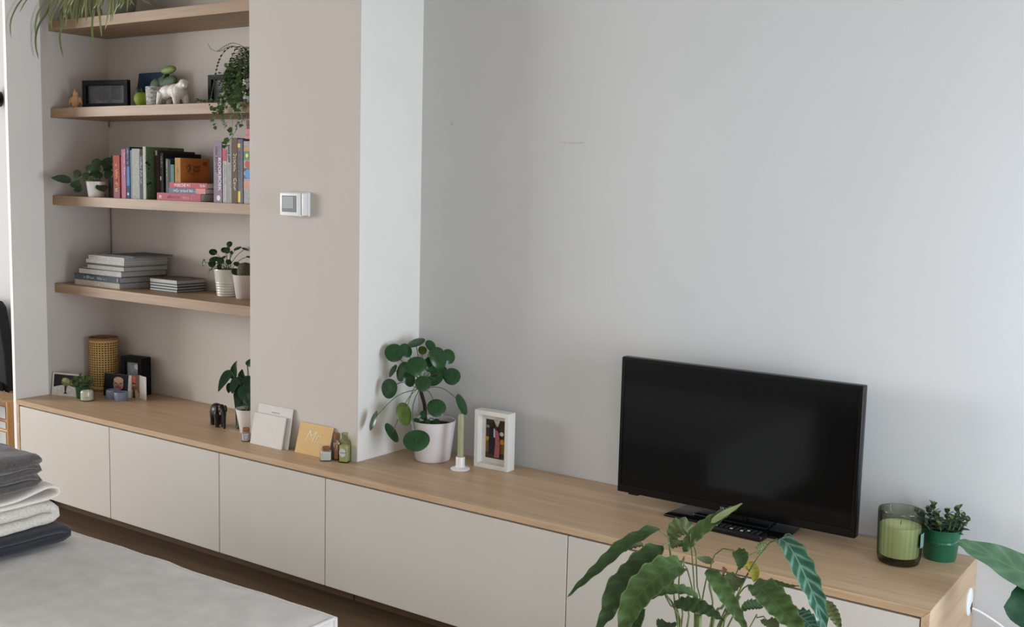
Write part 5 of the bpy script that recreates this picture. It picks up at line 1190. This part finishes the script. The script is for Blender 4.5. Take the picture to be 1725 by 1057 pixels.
mb = MB().lathe([(.0, 0), (.04, 0), (.04, .012), (.01, .016), (.01, .05), (.0, .05)], (0, 0, 0), 24, cap=False); mb.v = [Vector((-.93+p.x, WY-p.z, 1.90+p.y)) for p in mb.v]; mb.build('wall_plate', BLACK, bl, smooth=True, sharp=40)
MB().ball((-.93, WY-.09, 1.90), .052, 20, 14).build('globe', BLACK, bl, smooth=True)
bc = thing('padded_chair', 'black padded chair back at the photo left edge', 'chair', (-.80, .36, 0))
BLF = mat('charcoal_fabric', (40, 41, 44), .9, .1, 80, .3)
mb = MB().prism([(-1.30, .40), (-.655, .40), (-.675, .60), (-.735, .83), (-.77, .86), (-1.30, .86)], lambda u, v, t: (u, t, v), .345, .405)
mb.build('backrest', BLF, bc, bevel=.015, seg=3, smooth=True)
MB().box(-1.30, -.68, .255, .345, .36, .45).build('seat', BLF, bc, bevel=.02, seg=3, smooth=True)
for x in (-1.26, -.72):
    for y in (.28, .38): MB().tube([(x, y, 0), (x, y, .42)], .012, 8).build('leg', BLACK, bc, smooth=True)

# ---------------------------------------------------------------- floor plants in the foreground
cl = thing('potted_calathea', 'tall wavy leaved plant standing before the sideboard', 'plant', (3.66, -.70, 0))
MB().lathe([(.0, 0), (.11, 0), (.115, .004), (.145, .26), (.147, .27), (.140, .27), (.136, .23), (.0, .23)], (3.66, -.70, 0), 40, cap=False).build('pot', CERAM, cl, smooth=True, sharp=40)
MB().lathe([(.0, .25), (.138, .246)], (3.66, -.70, 0), 30, cap=False).build('soil', SOIL, cl)
CG = leafmat('calathea_leaf', (70, 96, 46), (94, 120, 66), .42, 11, .3, edge=(92, 112, 62)); CGD = leafmat('calathea_leaf_dark', (54, 78, 38), (76, 102, 52), .42, 11, .3, edge=(80, 100, 56))
CGS = leafmat('calathea_leaf_silver', (46, 92, 68), (150, 186, 170), .26, 9, .38, edge=(84, 124, 84)); CGP = leafmat('calathea_leaf_pale', (112, 134, 84), (150, 166, 116), .5, 9, .3)
CGY = leafmat('calathea_leaf_yellow', (176, 164, 60), (196, 186, 90), .5, 6, .3); CGR = leafmat('calathea_leaf_dry', (120, 72, 52), (150, 100, 70), .7, 6, .3); CGO = leafmat('calathea_underside', (92, 104, 58), (118, 126, 76), .5, 11, .3)
kinds = {0: CGD, 1: CGD, 2: CG, 3: CG, 4: CGO, 5: CG, 6: CGS, 7: CG, 8: CG, 9: CGD, 10: CG, 11: CGO, 12: CGY, 13: CG, 14: CGD, 15: CGS, 16: CGO, 17: CGP, 18: CGR, 19: CGR, 20: CGD, 21: CGD, 22: CGO, 23: CGO, 24: CGO, 25: CGO}
for i, (w, P) in enumerate(CALATHEA):
    b = Vector(P[0]); nrm = (CAM-b).normalized()*.75+Vector((0, 0, .75))
    if i in (0, 22): nrm = Vector((.35, -.15, .95))
    if i == 6: nrm = (CAM-b).normalized()+Vector((.5, .1, .25))
    o = leaf_mesh(MB(), P, w*1.08, nrm, 34, .30, .085 if i not in (11, 12, 18, 19) else .03, i*1.7, (.66, .8), 7).build('leaf', kinds[i], cl, smooth=True, sharp=0)
    if i == 5:
        o['label'] = 'leaf with pale rolled tip'
        tip = [Vector(p) for p in P[-4:]]
        leaf_mesh(MB(), [p+(CAM-p).normalized()*.004 for p in tip], w*.5, nrm, 14, .3, .0, 2, (.6, .8)).build('rolled_tip', leafmat('pale_leaf_tip', (168, 184, 132), (182, 196, 150), .5, 4, .2), o, smooth=True, sharp=0)
for i, (w, P) in enumerate(CALATHEA_STEM):
    base = Vector((3.66+.05*math.cos(i*1.9), -.70+.05*math.sin(i*1.9), .24))
    q = catmull([base]+[Vector(p) for p in P], 24); r = max(w*.5, .0016)
    MB().tube(q, [r*1.15-(r*.4)*k/23 for k in range(24)], 7).build('stem', mat('calathea_stem', (112, 122, 72), .55, .2, 40), cl, smooth=True)

bp = thing('potted_philodendron', 'plant with large smooth leaves reaching in at the photo right edge', 'plant', (4.62, .05, 0))
MB().lathe([(.0, 0), (.11, 0), (.115, .004), (.14, .24), (.142, .25), (.135, .25), (.13, .22), (.0, .22)], (4.62, .05, 0), 36, cap=False).build('pot', CERAM, bp, smooth=True, sharp=40)
MB().lathe([(.0, .232), (.132, .23)], (4.62, .05, 0), 30, cap=False).build('soil', SOIL, bp)
BG = leafmat('philodendron_leaf', (72, 104, 72), (100, 130, 96), .3, 6, .3); BG2 = leafmat('philodendron_leaf_dark', (38, 74, 50), (54, 92, 64), .3, 6, .25)
for i, (w, P) in enumerate(BIGLEAF):
    b = Vector(P[0]); nrm = (CAM-b).normalized()*.8+Vector((0, 0, .6))
    shape = (.72, .7) if i == 0 else (.6, .6)
    lf = leaf_mesh(MB(), P, w*(1.75 if i == 0 else 2.2), nrm, 30, .10, .015, i, shape, 3).build('leaf', BG if i == 0 else BG2, bp, smooth=True, sharp=0)
    MB().tube(catmull([(4.62, .05, .23), (4.60, .05, .42), (Vector((4.60, .05, .5))+b)/2+Vector((0, 0, .06)), b], 14), .0045, 8).build('petiole', STEMG, lf, smooth=True)
for i, (a, ln, h) in enumerate(((-.4, .30, .75), (.9, .26, .8), (-1.6, .28, .7))):
    d = Vector((math.cos(a), math.sin(a)*.8, 0)); b = Vector((4.62, .05, .23)); s0 = b+Vector((0, 0, h-.3))+d*.1
    P = [s0, s0+d*ln*.35+Vector((0, 0, .05)), s0+d*ln*.7, s0+d*ln+Vector((0, 0, -.1))]
    lf = leaf_mesh(MB(), P, .13, (.2, -.3, 1), 20, .12, .015, i, (.62, .7), 3).build('leaf', BG2, bp, smooth=True, sharp=0)
    MB().tube(catmull([b, b+Vector((0, 0, (h-.3)*.6)), s0], 10), .0045, 8).build('petiole', STEMG, lf, smooth=True)
